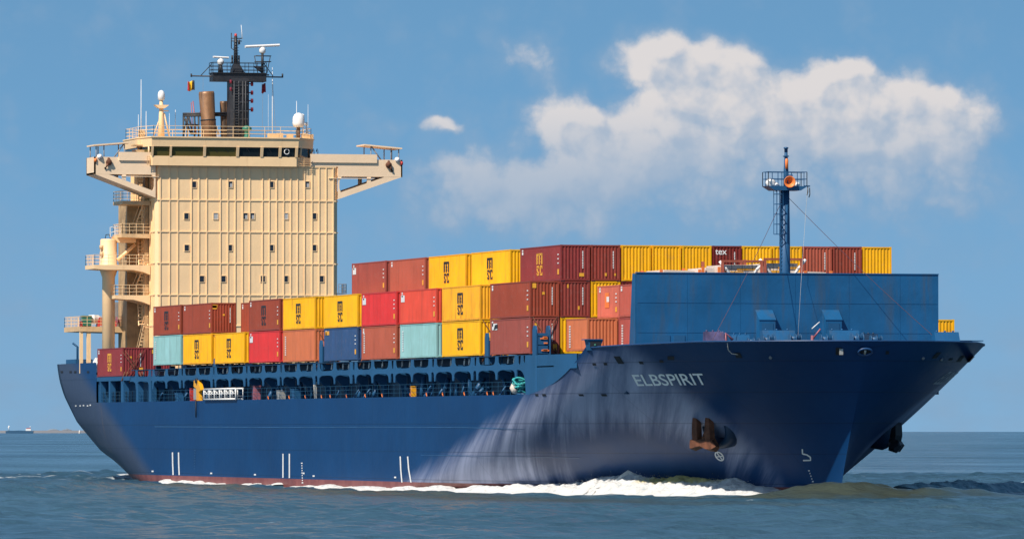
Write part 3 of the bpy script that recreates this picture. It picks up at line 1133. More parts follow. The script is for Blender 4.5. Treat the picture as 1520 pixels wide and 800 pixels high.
wedge(1056, 492.5, 26.0, 1.5, 1, 1.9, paint('scuffed_blue_paint', (.075, .065, .15), .5, .4, 1.2, (.25, .09, .09), .6), 'hatch_hood', .6)
wedge(1068, 494, 25.8, .5, 1, 1.9, M['blue'], 'hatch_hood', .6)
wedge(1096, 497, 27, 1.4, 1, 1.8, M['wall_blue'], 'windlass_cover', .7)
wedge(1150, 490.5, 28, 2.6, 1, 2.4, M['wall_blue'], 'windlass_cover', .6)
wedge(1247, 490.5, 28, 2.4, 1, 2.4, M['wall_blue'], 'windlass_cover', .6)
wedge(1287, 496, 28, 1.2, 1, 1.6, M['dkblue'], 'winch_cover', .5)
wedge(1400, 493, 24.5, 2.0, 1, 2.0, M['wall_blue'], 'hatch_hood', .6)
g = MB()
for (x, y, rr_) in ((1140, 501, .42), (1180, 499, .38), (1118, 503, .3), (1272, 499, .45), (1300, 500, .32), (1226, 500, .4)):
    a = atX(x, y, 30)
    g.cut().tube([(30, a.y - .4, a.z - .2), (30, a.y + .4, a.z - .2)], rr_ * .6, 12)
    for s_ in (-.45, 0, .4):
        g.tube([(30, a.y + s_, a.z - .2), (30, a.y + s_ + .06, a.z - .2)], rr_ * 1.05, 14)
    g.box(29.6, 30.4, a.y - .5, a.y + .5, 10.4, a.z - .3)
g.build_each('mooring_winch', M['blue'], ship)
g = MB()
for px in (1082, 1107, 1131, 1162, 1190, 1212, 1262, 1310, 1330, 1350):
    a = atX(px, 498, 31 if 1100 < px < 1320 else 24)
    g.cut().lathe((a.x, a.y, 10.4), [(.13, 0), (.13, 1.45), (.18, 1.47), (.18, 1.56), (0, 1.6)], 8)
g.build_each('bollard', M['wall_blue'], ship)
g = MB()
a = atX(1206, 500, 29)
g.tube([(29, a.y - .1, 10.4), (29, a.y, 12.6)], .12, 6)
g.tube([(29, a.y, 12.3), (29.3, a.y + .55, 13.1)], .07, 6)
g.build('hand_crane', M['pink'], ship)
g = MB()
g.tube([atX(1216.5, 478, 29), atX(1205, 488, 29.1)], .04, 6)
g.build('crane_jib', M['white'], ship)
g = MB()
a = atX(1078, 495, 30.5)
g.tube([a + Vector((0, 0, -1)), a, a + Vector((.2, .45, -.5))], .13, 6)
g.build('roller_fairlead', M['pink'], ship)
p0, n0 = hull_point(1080, 509)
p1, n1 = hull_point(1082, 517)
p2, n2 = hull_point(1096, 525)
g = MB()
g.tube([p0 + n0 * .1 + Vector((0, 0, .2)), p1 + n1 * .15, hull_point(1087, 523)[0] + n1 * .12, p2 + n2 * .08], .035, 5)
g.build('hanging_line', M['tarp'], hull)
# lookout sponsons on both bulwark shoulders
for sgn, px in ((-1, 868), (1, 1449)):
    X = 17.0
    hw = float(hull_half(X, 11.6))
    y = YC + sgn * hw
    g = MB()
    pr2 = [(-.62, 12.35), (.62, 12.35), (.45, 11.55), (-.25, 11.55)]
    g.prism([(y + sgn * (p_[0]) - sgn * .35, p_[1]) for p_ in pr2], lambda a, c_, w: (w, a, c_), X - .5, X + .5)
    g.box(X - .7, X + .6, y - sgn * .9, y + sgn * (1.15 if sgn > 0 else .45), 12.35, 12.42)
    sp = g.build('lookout_box', M['blue'], ship)
    g = MB()
    g.box(X + .505, X + .52, y - sgn * .8, y + sgn * .1, 11.75, 12.25)
    g.build('recess', M['dark'], sp)
    g = MB()
    g.lathe((X + .53, y - sgn * .3, 11.95), [(.1, 0), (.08, .1), (0, .14)], 8, 0, (1, 0, 0))
    g.build('side_light', M['green'], sp)

# foremast
FX = 19.6
a = atX(1165.5, 405, FX)
MY = a.y
zt = atX(1165, 280, FX).z
fm = MB()
fm.lathe((FX, MY, 10.4), [(.44, 0), (.42, 7), (.34, zt - 10.4)], 14)
foremast = fm.build('foremast', M['blue'], ship)
g = MB()
g.tube([(FX + .1, MY + .05, zt), (FX + .1, MY + .05, zt + 1.2), (FX + .1, MY + .05, atX(1165, 226, FX).z)], [.2, .2, .12], 8)
zz = atX(1165, 233, FX).z
g.box(FX - .12, FX + .3, MY - .13, MY + .23, zz, zz + .09)
g.box(FX + .1, FX + .45, MY + .1, MY + .5, zz - 1.5, zz - 1.4)
zz = atX(1165, 226, FX).z
g.lathe((FX + .1, MY + .05, zz), [(.14, 0), (.14, .25), (.2, .28), (.2, .36), (.1, .4)], 8)
g.build('topmast', M['blue'], foremast)
g = MB()
p = atX(1168, 243, FX + .4)
g.lathe(p, [(.13, -.4), (.13, .3), (.05, .4)], 8)
g.build('mast_lamp', M['orange'], foremast)
zp = atX(1165, 279, FX).z
yl, yr = atX(1135, 279, FX).y, atX(1194, 279, FX).y
g = MB()
g.prism([(yl, zp + .12), (yr, zp + .12), (yr - .55, zp - .22), (yl + .55, zp - .22)], lambda p_, q_, w: (w, p_, q_), FX - .7, FX + .9)
g.box(FX + .0, FX + .12, yr, yr + .45, zp + .1, zp + .2)
pf = g.build('mast_platform', M['blue'], foremast)
g = MB()
g.rail([(FX + .85, yl + .05, zp + .12), (FX + .85, yr - .05, zp + .12), (FX - .65, yr - .05, zp + .12), (FX - .65, yl + .05, zp + .12), (FX + .85, yl + .05, zp + .12)], 1.1, .035, 2, .85)
g.build('railing', M['blue'], pf)
p = atX(1174.5, 269.5, FX + 1.1)
g = MB()
g.lathe(p + Vector((-.9, 0, 0)), [(.10, 0), (.12, .35), (.20, .6), (.36, .85), (.46, .95), (.43, .96), (.30, .84), (.16, .62), (.05, .5)], 20, 0, (1, -.12, -.03))
g.build('fog_horn', M['orange'], foremast)
for px, py, w in ((1144, 271, .75), (1152, 275, .5), (1183, 273, .4)):
    p = atX(px, py, FX + .3)
    g = MB()
    g.lathe(p + Vector((-.2, 0, 0)), [(w * .5, 0), (w * .5, .4), (w * .3, .5)], 10, 0, (1, 0, -.2))
    g.tube([p + Vector((0, 0, -.5)), p], .05, 5)
    g.build('floodlight', M['white'], foremast)
g = MB()
for px, py in ((1199, 276), (1202, 279)):
    p = atX(px, py, FX + .05)
    g.tube([p, p + Vector((0, .02, -.5)), p + Vector((0, -.06, -.75))], .04, 5).cut()
g.build_each('signal_shackle', M['dark'], foremast)
# caged ladder
yl, yr = atX(1147, 300, FX).y, atX(1156.5, 300, FX).y
z0, z1 = atX(1150, 405, FX).z, zp
g = MB()
for y in (yr - .02, yr + .36):
    g.tube([(FX + .25, y, z0), (FX + .25, y, z1)], .035, 4)
for k in range(int((z1 - z0) / .3)):
    g.tube([(FX + .25, yr - .02, z0 + k * .3), (FX + .25, yr + .36, z0 + k * .3)], .02, 4)
lad = g.build('ladder', M['blue'], foremast)
zc = atX(1150, 348, FX).z
g = MB()
for y in (yl, (yl + yr) / 2, yr):
    g.tube([(FX + .3, y, zc), (FX + .3, y, z1)], .03, 4)
    g.tube([(FX + .75, y + .1, zc), (FX + .75, y + .1, z1)], .025, 4)
for z in np.arange(zc, z1, .78):
    g.tube([(FX + .3, yr, z), (FX + .75, yr, z), (FX + .75, yl, z), (FX + .3, yl, z), (FX + .3, yr, z)], .035, 4)
g.build('ladder_cage', M['blue'], lad)
# stays and halyards
for p_, q_, r_ in ((atX(1171, 294, FX), Vector((24.5, 10.8, 11.6)), .02), (atX(1160, 300, FX), Vector((31.0, -10.6, 11.8)), .02)):
    g = MB()
    n = 14
    g.tube([p_.lerp(q_, i / n) + Vector((0, 0, -.25 * math.sin(math.pi * i / n))) for i in range(n + 1)], r_, 5)
    g.build('mast_stay', M['stay'], foremast)
g = MB()
g.tube([Vector((FX + .9, MY + 1.55, zp)), atX(1190, 405, WX + .5), Vector((25.5, atX(1183, 500, 25.5).y, 11.2))], .012, 5)
g.build('halyard', M['steel'], foremast)

# ================================================================= DECKHOUSE
SX = -165.0
S = lambda px, py, X=SX: atX(px, py, X)
yL, yR = S(230.5, 400).y, S(501.5, 400).y
zT = S(340, 246).z
g = MB()
ch = .35
plan = [(SX, yL + ch), (SX, yR - ch), (SX - ch, yR), (SX - 12, yR), (SX - 12, yL), (SX - ch, yL)]
g.prism(plan, lambda a, c_, w: (a, c_, w), 8.1, zT)
ribs = (237.7, 251.6, 263.7, 284, 295, 306.6, 327, 338, 349, 360, 370.5, 389.5, 399.6, 410.5, 421, 431.5, 441.5, 452, 463, 473.5, 484, 494.5)
for x in ribs:                                     # stiffeners welded to the front
    y = S(x, 300).y
    g.box(SX - .02, SX + .085, y - .05, y + .05, 11.5, zT - .12)
zbelts = [S(340, yb).z for yb in (247, 297.5, 344.5, 391.2, 438)] + [16.1, 12.9]
for z in zbelts:
    g.box(SX - .3, SX + .075, yL + ch * .6, yR - ch * .6, z - .06, z + .06)
    g.box(SX - 11.8, SX - .3, yL - .09, yR + .09, z - .06, z + .06)
for k in range(14):
    x = SX - .9 - k * .8
    g.box(x - .04, x + .04, yL - .10, yR + .10, 11.5, zT - .12)
house = g.build('deckhouse', M['cream'], ship)
WIN = [(274, (287.5, 341.5, 402.5, 455.5), ''), (321, (276.5, 320, 364, 374, 424, 466), 'ccmc'), (368, (277, 341, 402.5, 466), ''), (414, (299.5, 331.5, 390, 424, 477), '')]
for y, xs_, kk in WIN:
    for x in xs_:
        p = S(x, y)
        g = MB()
        hw, hh = .235, .31
        for a, b_, c_, d_ in ((-hw - .05, hw + .05, hh, hh + .05), (-hw - .05, hw + .05, -hh - .05, -hh), (-hw - .05, -hw, -hh, hh), (hw, hw + .05, -hh, hh)):
            g.box(SX + .003, SX + .07, p.y + a, p.y + b_, p.z + c_, p.z + d_)
        g.box(SX + .003, SX + .02, p.y - hw, p.y + hw, p.z - hh, p.z + hh, 1)
        pane = M['pane']
        if y == 321 and x in (320, 424):
            pane = M['curtain']
        g.build('cabin_window', [M['cream'], pane], house)
        if x in (364, 374, 455.5, 341.5):
            g = MB()
            g.box(SX + .021, SX + .028, p.y - hw * .1, p.y + hw * .9, p.z - hh * .9, p.z + hh * .35)
            g.build('curtain', M['curtain'], house)

# bridge wings: girders with cut-outs fore and aft, deck, soffit and bulwark
wcY = (S(360.5, 250).y)
zD = S(340, 260.5).z            # underside of the wing deck
zB = S(540, 237).z              # top of the wing bulwark at the tip
zC = S(540, 229.5).z            # top of the coaming nearer the wheelhouse
for sgn, nm in ((-1, 'bridge_wing'), (1, 'bridge_wing')):
    inner = yL if sgn < 0 else yR
    tip = S(139.5, 250).y if sgn < 0 else S(597, 250).y
    Lw = abs(tip - inner)
    f = lambda u: inner + sgn * u            # u: metres outboard of the deckhouse wall
    z_in = S(501, 296).z
    z_out = zD + .02
    low = lambda u: z_in + (z_out - z_in) * u / Lw
    g = MB()
    for x0, x1 in ((SX - .14, SX + .06), (SX - 3.9, SX - 3.72)):
        Y3 = lambda a, c_, w: (w, f(a), c_)
        g.prism([(0, zD), (Lw, zD), (Lw, zB), (0, zB)], Y3, x0, x1)                         # upper web
        g.prism([(-2.9, zT + .01), (-.004, zT + .01), (-.004, zB), (-2.9, zB)], Y3, x0, x1)  # and its run in to the wheelhouse
        top_ = lambda u: low(u) + .62
        ue = 4.9
        g.prism([(0, low(0)), (Lw, low(Lw)), (Lw, zD - .01), (ue, zD - .01), (ue, min(top_(ue), zD - .012)), (0.0, top_(0))], Y3, x0 + .002, x1 - .002)
        g.prism([(3.1, top_(3.1) - .01), (3.5, top_(3.5) - .01), (3.5, zD - .01), (3.1, zD - .01)], Y3, x0 + .004, x1 - .004)
        g.prism([(0, top_(0) - .01), (.3, top_(.3) - .01), (.14, top_(0) + .5), (.14, zD - .5), (.4, zD - .01), (0, zD - .01)], Y3, x0 + .004, x1 - .004)
    g.box(SX - 3.7, SX - .16, f(0), f(Lw), zD, zD + .18)
    g.prism([(f(0), low(0)), (f(Lw), low(Lw)), (f(Lw), low(Lw) + .1), (f(0), low(0) + .1)], lambda a, c_, w: (w, a, c_), SX - 3.7, SX - .16)
    g.box(SX - 3.9, SX + .06, f(Lw), f(Lw) - sgn * .15, zD, zB)
    # stepped coaming by the wheelhouse
    g.box(SX - .12, SX + .22, f(-2.95), f(Lw * .60), zB - .35, zC)
    g.box(SX - .1, SX + .12, f(-1.0), f(Lw * .56), zB - 2.0, zB - 1.94)
    wing = g.build(nm, M['wing'], house)
    # shelter over the wing console
    zS0 = S(540, 216).z
    zS1 = S(597, 221.5).z
    u0, u1 = Lw - 4.0, Lw + .02
    g = MB()
    g.prism([(f(u0), zS0), (f(u1), zS1), (f(u1), zS1 + .14), (f(u0), zS0 + .14)], lambda a, c_, w: (w, a, c_), SX - 3.6, SX - .1)
    shel = g.build('wing_shelter', M['wing'], wing)
    g = MB()
    for u in (u0 + .75, u0 + 2.9, u1 - .3):
        for x in (SX - .4, SX - 3.3):
            z = zS0 + (zS1 - zS0) * (u - u0) / (u1 - u0)
            g.cut().tube([(x, f(u), zB - .4), (x, f(u), z)], .06, 5)
    g.cut().tube([(SX - .4, f(u0 + .75), zS0), (SX - .4, f(u0 + 1.9), zB - .1)], .07, 5)
    g.build_each('shelter_post', M['grey'], shel)
    g = MB()
    g.lathe((SX + .1, f(Lw - .55), zS1 - 1.1), [(.25, -.3), (.27, .1), (.1, .3), (.0, .3)], 10, 0, (1, 0, -.1))
    g.build('search_light', M['white'], wing)
    g = MB()
    g.lathe((SX + .2, f(Lw - 1.5), zB - .55), [(.30, -.15), (.32, .12), (.14, .22), (.0, .22)], 12, 0, (1, sgn * .3, -.35))
    g.tube([(SX + .05, f(Lw - 1.5), zB - .1), (SX + .3, f(Lw - 1.3), zB - .9), (SX + .1, f(Lw - 1.1), zB - 1.2)], .12, 6)
    g.build('flood_lamp', M['rust'], wing)
    g = MB()
    g.lathe((SX + .1, f(Lw) - sgn * .1, zB - .35), [(.0, -.2), (.16, -.16), (.16, .16), (.0, .2)], 10)
    g.build('side_light', M['red'] if sgn > 0 else M['orange'], wing)

# wheelhouse
HX = SX + .75
z0, zs, zw, zr, ze = S(340, 246.5, HX).z, S(340, 232.5, HX).z, S(340, 218.5, HX).z, S(340, 205.5, HX).z, S(340, 205, HX).z
fl, fr = S(226, 225, HX).y, S(440, 225, HX).y
back = SX - 9.0
cl, cr_ = S(205, 225, HX - 3.2).y, S(461, 225, HX - 3.4).y
plan = [(HX, fl), (HX, fr), (HX - 3.2, cr_), (back, cr_), (back, cl), (HX - 3.2, cl)]
flare = lambda poly, e: [(p[0] + (e if p[0] > back + 1 else 0), p[1] + (e * .5 if p[1] > 0 else -e * .5)) for p in poly]
g = MB()
g.prism(plan, lambda a, c_, w: (a, c_, w), z0 + .004, zs)                    # apron below the windows
pin = [(HX - .16, fl + .1), (HX - .16, fr - .1), (HX - 3.3, cr_ - .2), (back, cr_ - .2), (back, cl + .2), (HX - 3.3, cl + .2)]
pup = flare(plan, .25)
for k in range(1):
    n = len(pup)
    top2 = flare(plan, .34)
    vs = [(a, c_, zw) for a, c_ in pup] + [(a, c_, zr) for a, c_ in top2]
    g.add(vs, [list(range(n))[::-1], list(range(n, 2 * n))] + [(i, (i + 1) % n, n + (i + 1) % n, n + i) for i in range(n)])
ptop = flare(plan, .45)
g.prism(ptop, lambda a, c_, w: (a, c_, w), zr + .002, zr + .12)
g.box(back, SX - 3.5, S(226, 240).y, S(440, 240).y, z0 - .5, z0)
wheel = g.build('wheelhouse', M['cream'], house)
g = MB()                                             # window band leaning outwards
n = 6
low_, upp = [(p[0] - .12, p[1] + (.06 if p[1] < 0 else -.06)) for p in plan], [(p[0] + .1 if p[0] > back + 1 else p[0], p[1] + (.06 if p[1] < 0 else -.06)) for p in plan]
vs = [(a, c_, zs - .05) for a, c_ in low_] + [(a, c_, zw + .05) for a, c_ in upp]
g.add(vs, [(i, (i + 1) % n, n + (i + 1) % n, n + i) for i in range(n)])
g.build('window_glass', M['glass'], wheel)
g = MB()
for pxm, wpx in ((225.5, 3), (252.7, 3), (303, 4), (352, 4.2), (388, 4.2), (415, 4), (439.5, 4)):
    p = S(pxm, 225, HX)
    w = wpx / 14.4 / 2
    g.prism([(HX - .02, zs - .02), (HX + .06, zs - .02), (HX + .31, zw + .02), (HX + .2, zw + .02)], lambda a, c_, y: (a, y, c_), p.y - w, p.y + w).cut()
for (ya, xa_), (yb, xb_) in (((fr, HX), (cr_, HX - 3.2)), ((fl, HX), (cl, HX - 3.2))):
    for tt in (.22, .97):
        x, y = xa_ + (xb_ - xa_) * tt, ya + (yb - ya) * tt
        o_ = .03 if y > 0 else -.03
        g.tube([(x, y + o_, zs), (x + .2, y + o_ * 3, zw)], .11, 6).cut()
g.build_each('window_mullion', M['cream'], wheel)
g = MB()
for pxm in (318, 334, 366, 398, 425):
    p = S(pxm, 220, HX + .32)
    g.tube([p, p + Vector((-.1, .35, -.45))], .03, 4).cut()
g.build_each('window_wiper', M['dark'], wheel)
g = MB()
p = S(425.5, 225.5, HX + .12)
g.tube([p + Vector((0, .26 * math.cos(a), .26 * math.sin(a))) for a in np.linspace(0, 6.283, 15)], .05, 5, 0, False)
g.build('clear_view_screen', M['white'], wheel)
g = MB()                                             # ladder grids either side below the wheelhouse
for px0, px1 in ((217, 224), (440, 459)):
    for k in range(5):
        z = z0 + (zs - z0) * (k + .5) / 5
        g.tube([(HX - .3, S(px0, 240).y, z), (HX - .3, S(px1, 240).y, z)], .03, 4)
    for px in np.linspace(px0, px1, 3):
        g.tube([(HX - .3, S(px, 240).y, z0), (HX - .3, S(px, 240).y, zs)], .04, 4)
g.build('access_grating', M['cream_dirty'], wheel)
# gear on the small left balcony of the wheelhouse
g = MB()
p = S(210, 228, SX - 2)
g.box(SX - 2.6, SX - 1.2, p.y - .9, p.y + .6, p.z - .4, p.z + .35)
g.box(SX - 2.6, SX - 1.0, p.y - 1.0, p.y + .9, S(210, 216).z, S(210, 214).z)
g.lathe(S(208, 233, SX - 1.5), [(.3, -.4), (.35, 0), (.2, .4)], 8)
g.build('balcony_gear', M['cream_dirty'], wheel)
g = MB()
g.lathe(S(211, 234, SX - .6), [(.28, -.35), (.35, -.1), (.35, .25), (.15, .4)], 10)
g.build('white_buoy', M['white'], wheel)
g = MB()
for px in (466, 471.5):
    p = S(px, 235, SX - .6)
    g.tube([(p.x, p.y, zC - .8), (p.x, p.y, zC + .35), (p.x - .3, p.y, zC + .55), (p.x - .6, p.y, zC + .3)], .06, 5).cut()
g.build_each('ladder_handrail', M['blue'], wheel)

# compass deck railing
zd = zr + .12
g = MB()
rp = [(p[0] - (.25 if p[0] > back + 1 else -.2), p[1] + (.3 if p[1] < 0 else -.3), zd) for p in ptop]
g.rail(rp + [rp[0]], 1.1, .03, 3, 1.6)
g.build('roof_railing', M['cream'], wheel)
g = MB()
for pxx in (415, 430, 210, 452, 460):
    p = S(pxx, 200, SX - 3)
    g.box(p.x - .3, p.x + .3, p.y - .3, p.y + .3, zd, zd + random.uniform(.5, 1.1)).cut()
p = S(405, 203, SX - 2)
g.box(p.x - .4, p.x + .4, p.y - .5, p.y + .5, zd, zd + .55)
g.build_each('roof_locker', M['cream_dirty'], wheel)

# domes, aerials and small mast on the compass deck
def pole(px, y0, y1, X, r, mat, name='whip_aerial'):
    a, c_ = S(px, y0, X), S(px, y1, X)
    a.z = zd
    g = MB()
    g.tube([a, a.lerp(c_, .35), c_], [r, r * .8, r * .45], 5)
    return g.build(name, mat, wheel)


for px, y1, X, r in ((209, 118, -169, .055), (216.5, 165, -168, .05), (205, 170, -170, .04), (251, 168, -170, .04), (260, 163, -169, .05), (440, 150, -170, .05), (457, 155, -168, .03), (404, 100, -172, .05), (365, 120, -178, .02), (398, 140, -178, .02)):
    pole(px, 205, y1, X, r, M['white'])
SMX = -168.0
a = S(239, 200, SMX)
g = MB()
a.z = zd
c_ = S(239, 148, SMX)
g.tube([a, a.lerp(c_, .5), c_], [.36, .27, .17], 10)
g.box(c_.x - .15, c_.x + .15, c_.y - .05, c_.y + .75, c_.z - 1.2, c_.z - 1.12)
zq = S(239, 156, SMX).z
g.prism([(c_.y - .75, zq), (c_.y + .75, zq), (c_.y + .3, zq - .35), (c_.y - .3, zq - .35)], lambda p_, q_, w: (w, p_, q_), SMX - .4, SMX + .4)
g.tube([S(243, 168, SMX), S(251, 202, SMX)], .09, 5)
g.tube([S(236, 178, SMX - .5), S(227, 203, SMX - .5)], .06, 5)
sm = g.build('aerial_mast', M['cream'], wheel)
g = MB()
p = S(239, 147.5, SMX)
g.lathe(p, [(.2, -.1), (.36, 0), (.37, .5), (.30, .75), (.16, .9), (0, .95)], 14)
g.build('radome', M['white'], sm)
p = S(443, 188, -168)
g = MB()
g.tube([(p.x, p.y, zd), p], .18, 8)
dm = g.build('dome_pedestal', M['soot'], wheel)
g = MB()
g.lathe(p, [(.35, -.05), (.58, .05), (.64, .35), (.60, .95), (.45, 1.25), (.2, 1.4), (0, 1.44)], 18)
g.build('radome', M['white'], dm)
p = S(454.5, 186, -169)
g = MB()
g.tube([(p.x, p.y, zd), p], .06, 6)
g.lathe(p, [(.1, -.05), (.2, .05), (.2, .2), (0, .36)], 10)
g.build('radome', M['white'], dm)
p = S(449, 172, -168.5)
g = MB()
g.tube([(p.x, p.y, zd), p], .05, 6)
g.lathe(p, [(.12, -.05), (.2, .0), (.2, .1), (0, .22)], 10)
g.build('radome', M['white'], dm)
# magnetic compass binnacle
p = S(366, 188, -169)
g = MB()
g.lathe((p.x, p.y, zd), [(.35, 0), (.3, .3), (.22, .5), (.25, .9), (.45, 1.0), (.45, 1.2), (.25, 1.4), (0, 1.45)], 12)
g.tube([(p.x, p.y - .45, zd + 1.1), (p.x, p.y + .5, zd + 1.1)], .14, 6)
g.build('binnacle', M['green'], wheel)

# main mast with radar platform
TX = -172.0
T = lambda px, py: atX(px, py, TX)
ml, mr = T(339.5, 150).y, T(367.5, 150).y
zp = T(350, 121).z
g = MB()
g.prism([(TX + .9, ml + .25), (TX + .9, mr - .25), (TX + .6, mr), (TX - .9, mr), (TX - .9, ml), (TX + .6, ml)], lambda a, c_, w: (a, c_, w), zd - 3, zp)
za_ = T(350, 95).z
mb = T(350, 100).y
n = 4
vs = [(TX + .9, ml, zp), (TX + .9, mr, zp), (TX - .9, mr, zp), (TX - .9, ml, zp), (TX + .3, mb - .3, za_), (TX + .3, mb + .3, za_), (TX - .3, mb + .3, za_), (TX - .3, mb - .3, za_)]
g.add(vs, [(3, 2, 1, 0), (4, 5, 6, 7), (0, 1, 5, 4), (1, 2, 6, 5), (2, 3, 7, 6), (3, 0, 4, 7)])
mast = g.build('main_mast', M['black'], ship)
g = MB()
for px in (344, 351, 357, 361):
    y = T(px, 150).y
    g.tube([(TX + 1.0, y, zd), (TX + 1.0, y, zp)], .06, 5)
for k in range(22):
    z = zd + k * (zp - zd) / 22
    g.box(TX + .92, TX + 1.06, T(346, 150).y, T(351, 150).y, z, z + .06)
for py in (128, 141, 153, 166, 178, 190):
    g.box(TX + .9, TX + 1.0, ml + .2, mr - .2, T(350, py).z, T(350, py).z + .1)
g.build('cable_ladder', M['mastgrey'], mast)
g = MB()
for py in (125, 138, 150, 163):
    p = T(371, py)
    g.tube([(TX + .4, mr, p.z), (TX + .4, p.y + .1, p.z)], .06, 5)
    g.lathe((TX + .4, p.y + .1, p.z), [(.13, -.22), (.16, 0), (.13, .22)], 8).cut()
for py in (122, 133):
    p = T(339, py)
    g.lathe((TX + 1.0, p.y, p.z), [(.12, -.18), (.12, .18)], 8).cut()
g.build_each('signal_lamp', M['maroon'], mast)
pl_, pr2 = T(313, 112), T(392.5, 112)
g = MB()
zt_, zb_ = T(350, 109.5).z, T(350, 121.5).z
g.box(TX - .8, TX + .8, pl_.y, pr2.y, zb_, zt_)
g.box(TX - .95, TX + .95, pl_.y - .06, pr2.y + .06, zt_, zt_ + .07)
rp_ = g.build('radar_platform', M['black'], mast)
g = MB()
g.rail([(TX + .85, pl_.y, zt_), (TX + .85, pr2.y, zt_), (TX - .85, pr2.y, zt_), (TX - .85, pl_.y, zt_), (TX + .85, pl_.y, zt_)], 1.12, .035, 3, 1.0)
g.build('railing', M['black'], rp_)
g = MB()
yz = T(350, 113.7).z
g.tube([(TX, T(283, 113).y, yz), (TX, T(420, 113).y, yz)], .07, 6)
for a, c_ in (((297, 113), (314, 95)), ((405, 113), (391, 94))):
    p, q_ = T(*a), T(*c_)
    g.tube([p, q_], .045, 5)
for px in (283.5, 419):
    p = T(px, 113)
    g.tube([p + Vector((0, 0, -.1)), p + Vector((0, 0, .25))], .09, 6)
g.tube([T(392, 111.5), T(399, 111.5)], .08, 5)
g.build('signal_yard', M['black'], mast)
g = MB()
mp = T(349.5, 100)
g.tube([(TX, mp.y, za_ - .2), (TX, mp.y, T(349, 54).z)], [.24, .17], 8)
for py in (57, 61):
    z = T(349, py).z
    g.tube([(TX, mp.y - .45, z), (TX, mp.y + .65, z)], .05, 5)
g.tube([(TX, T(343, 60).y, T(343, 72).z), (TX, T(343, 60).y, T(343, 49).z)], .05, 5)
g.tube([(TX, T(343.5, 60).y, T(343, 72).z), (TX, mp.y, T(343, 75).z)], .05, 5)
for px in (344, 354):
    for py in (86, 92):
        p = T(px, py)
        g.tube([(TX + .1, p.y, p.z - .2), (TX + .1, p.y, p.z + .25)], .1, 6)
g.tube([(TX, T(354.5, 66).y, T(354, 66).z), (TX, T(354.5, 66).y, T(354, 59).z)], .12, 6)
for k in range(9):
    z = za_ + k * .28
    g.tube([(TX + .2, mp.y - .28, z), (TX + .2, mp.y + .28, z)], .03, 4)
g.build('topmast', M['black'], mast)
g = MB()
g.tube([T(359, 58), T(358.6, 48), T(357.5, 37)], [.045, .035, .025], 5)
g.build('whip_aerial', M['white'], mast)
g = MB()
p = T(350, 52)
g.lathe((TX, mp.y, p.z), [(.14, -.25), (.14, .1), (0, .18)], 8)
g.build('masthead_lamp', M['red'], mast)
# two radars
for (c0, l0, l1, yb, h, nm) in ((326.5, (315.5, 84.6), (338, 86.0), 109, .18, 's'), (388.5, (363, 69.5), (413.5, 67.2), 109, .26, 'l')):
    p, q_ = T(*l0), T(*l1)
    pc = T(c0, (l0[1] + l1[1]) / 2)
    g = MB()
    g.tube([(TX + .2, pc.y, zt_), (TX + .2, pc.y, pc.z - .55)], [.3 if nm == 's' else .16, .13], 8)
    if nm == 'l':
        z = T(388, 90).z
        for s in (-.85, .85):
            g.tube([(TX + .2 + .0, pc.y + s * .55, zt_), (TX + .2, pc.y + s, T(388, 83.5).z)], .045, 5)
        for zz in (T(388, 83.5).z, T(388, 92).z):
            g.tube([(TX + .2, pc.y - .85, zz), (TX + .2, pc.y + .85, zz)], .045, 5)
            g.tube([(TX + .8, pc.y - .8, zz), (TX + .8, pc.y + .8, zz)], .045, 5)
        g.prism([(pc.y - .9, zt_ + .75), (pc.y + .1, zt_ + .75), (pc.y + .1, zt_)], lambda a, c_, w: (w, a, c_), TX - .1, TX + .4)
    rd = g.build('radar_pedestal', M['black'], mast)
    g = MB()
    g.lathe((TX + .2, pc.y, pc.z - .55), [(.2, -.25), (.34, -.1), (.36, .2), (.2, .42)], 12)
    d_ = (q_ - p)
    for tt, hh in ((0, 1),):
        g.prism([(-.22, -h / 2), (.18, -h / 2), (.25, 0), (.18, h / 2), (-.22, h / 2)], lambda a, c_, w: Vector((TX + .2 + a, 0, c_)) + Vector((0, p.y, p.z)) + Vector((0, d_.y * w, d_.z * w)), 0, 1)
    g.build('radar_scanner', M['white'], rd)
# halyards with flags
g = MB()
g.tube([T(390, 114), S(389, 200, TX + .3)], .018, 4).cut()
g.tube([T(404, 113), S(409, 200, TX)], .02, 4).cut()
g.tube([T(301, 114), S(301, 160, TX)], .015, 4)
g.build_each('flag_halyard', M['grey'], mast)


def flag(px0, px1, py0, py1, stripes, label, name='flag'):
    p, q_ = T(px0, py0), T(px1, py1)
    root = thing(name, label, 'flag', Vector((TX + .1, min(p.y, q_.y), min(p.z, q_.z))), 'flags flown from the mast yard')
    o0 = root.location
    ns = len(stripes)
    for k, mt in enumerate(stripes):
        g = MB()
        vs, N = [], 8
        for side in (0, .02):
            for j in range(5):
                for i in range(N + 1):
                    u = (k + i / N) / ns
                    v = j / 4
                    y = p.y + (q_.y - p.y) * u
                    z = p.z + (q_.z - p.z) * v - .10 * u + .06 * math.sin(u * 7)
                    x = TX + .1 + .14 * math.sin(u * 8 + v * 1.5) + side
                    vs.append((x - o0.x, y - o0.y, z - o0.z))
        W_ = N + 1
        n1_ = 5 * W_
        fs = []
        for j in range(4):
            for i in range(N):
                a = j * W_ + i
                fs.append((a, a + 1, a + W_ + 1, a + W_))
                fs.append((n1_ + a, n1_ + a + W_, n1_ + a + W_ + 1, n1_ + a + 1))
        for i in range(N):
            for a in (i, 4 * W_ + i):
                fs.append((a, n1_ + a, n1_ + a + 1, a + 1))
        for j in range(4):
            for a in (j * W_, j * W_ + N):
                fs.append((a, a + W_, n1_ + a + W_, n1_ + a))
        g.add(vs, fs, 0, True)
        g.build('stripe' if ns > 1 else 'cloth', mt, root)


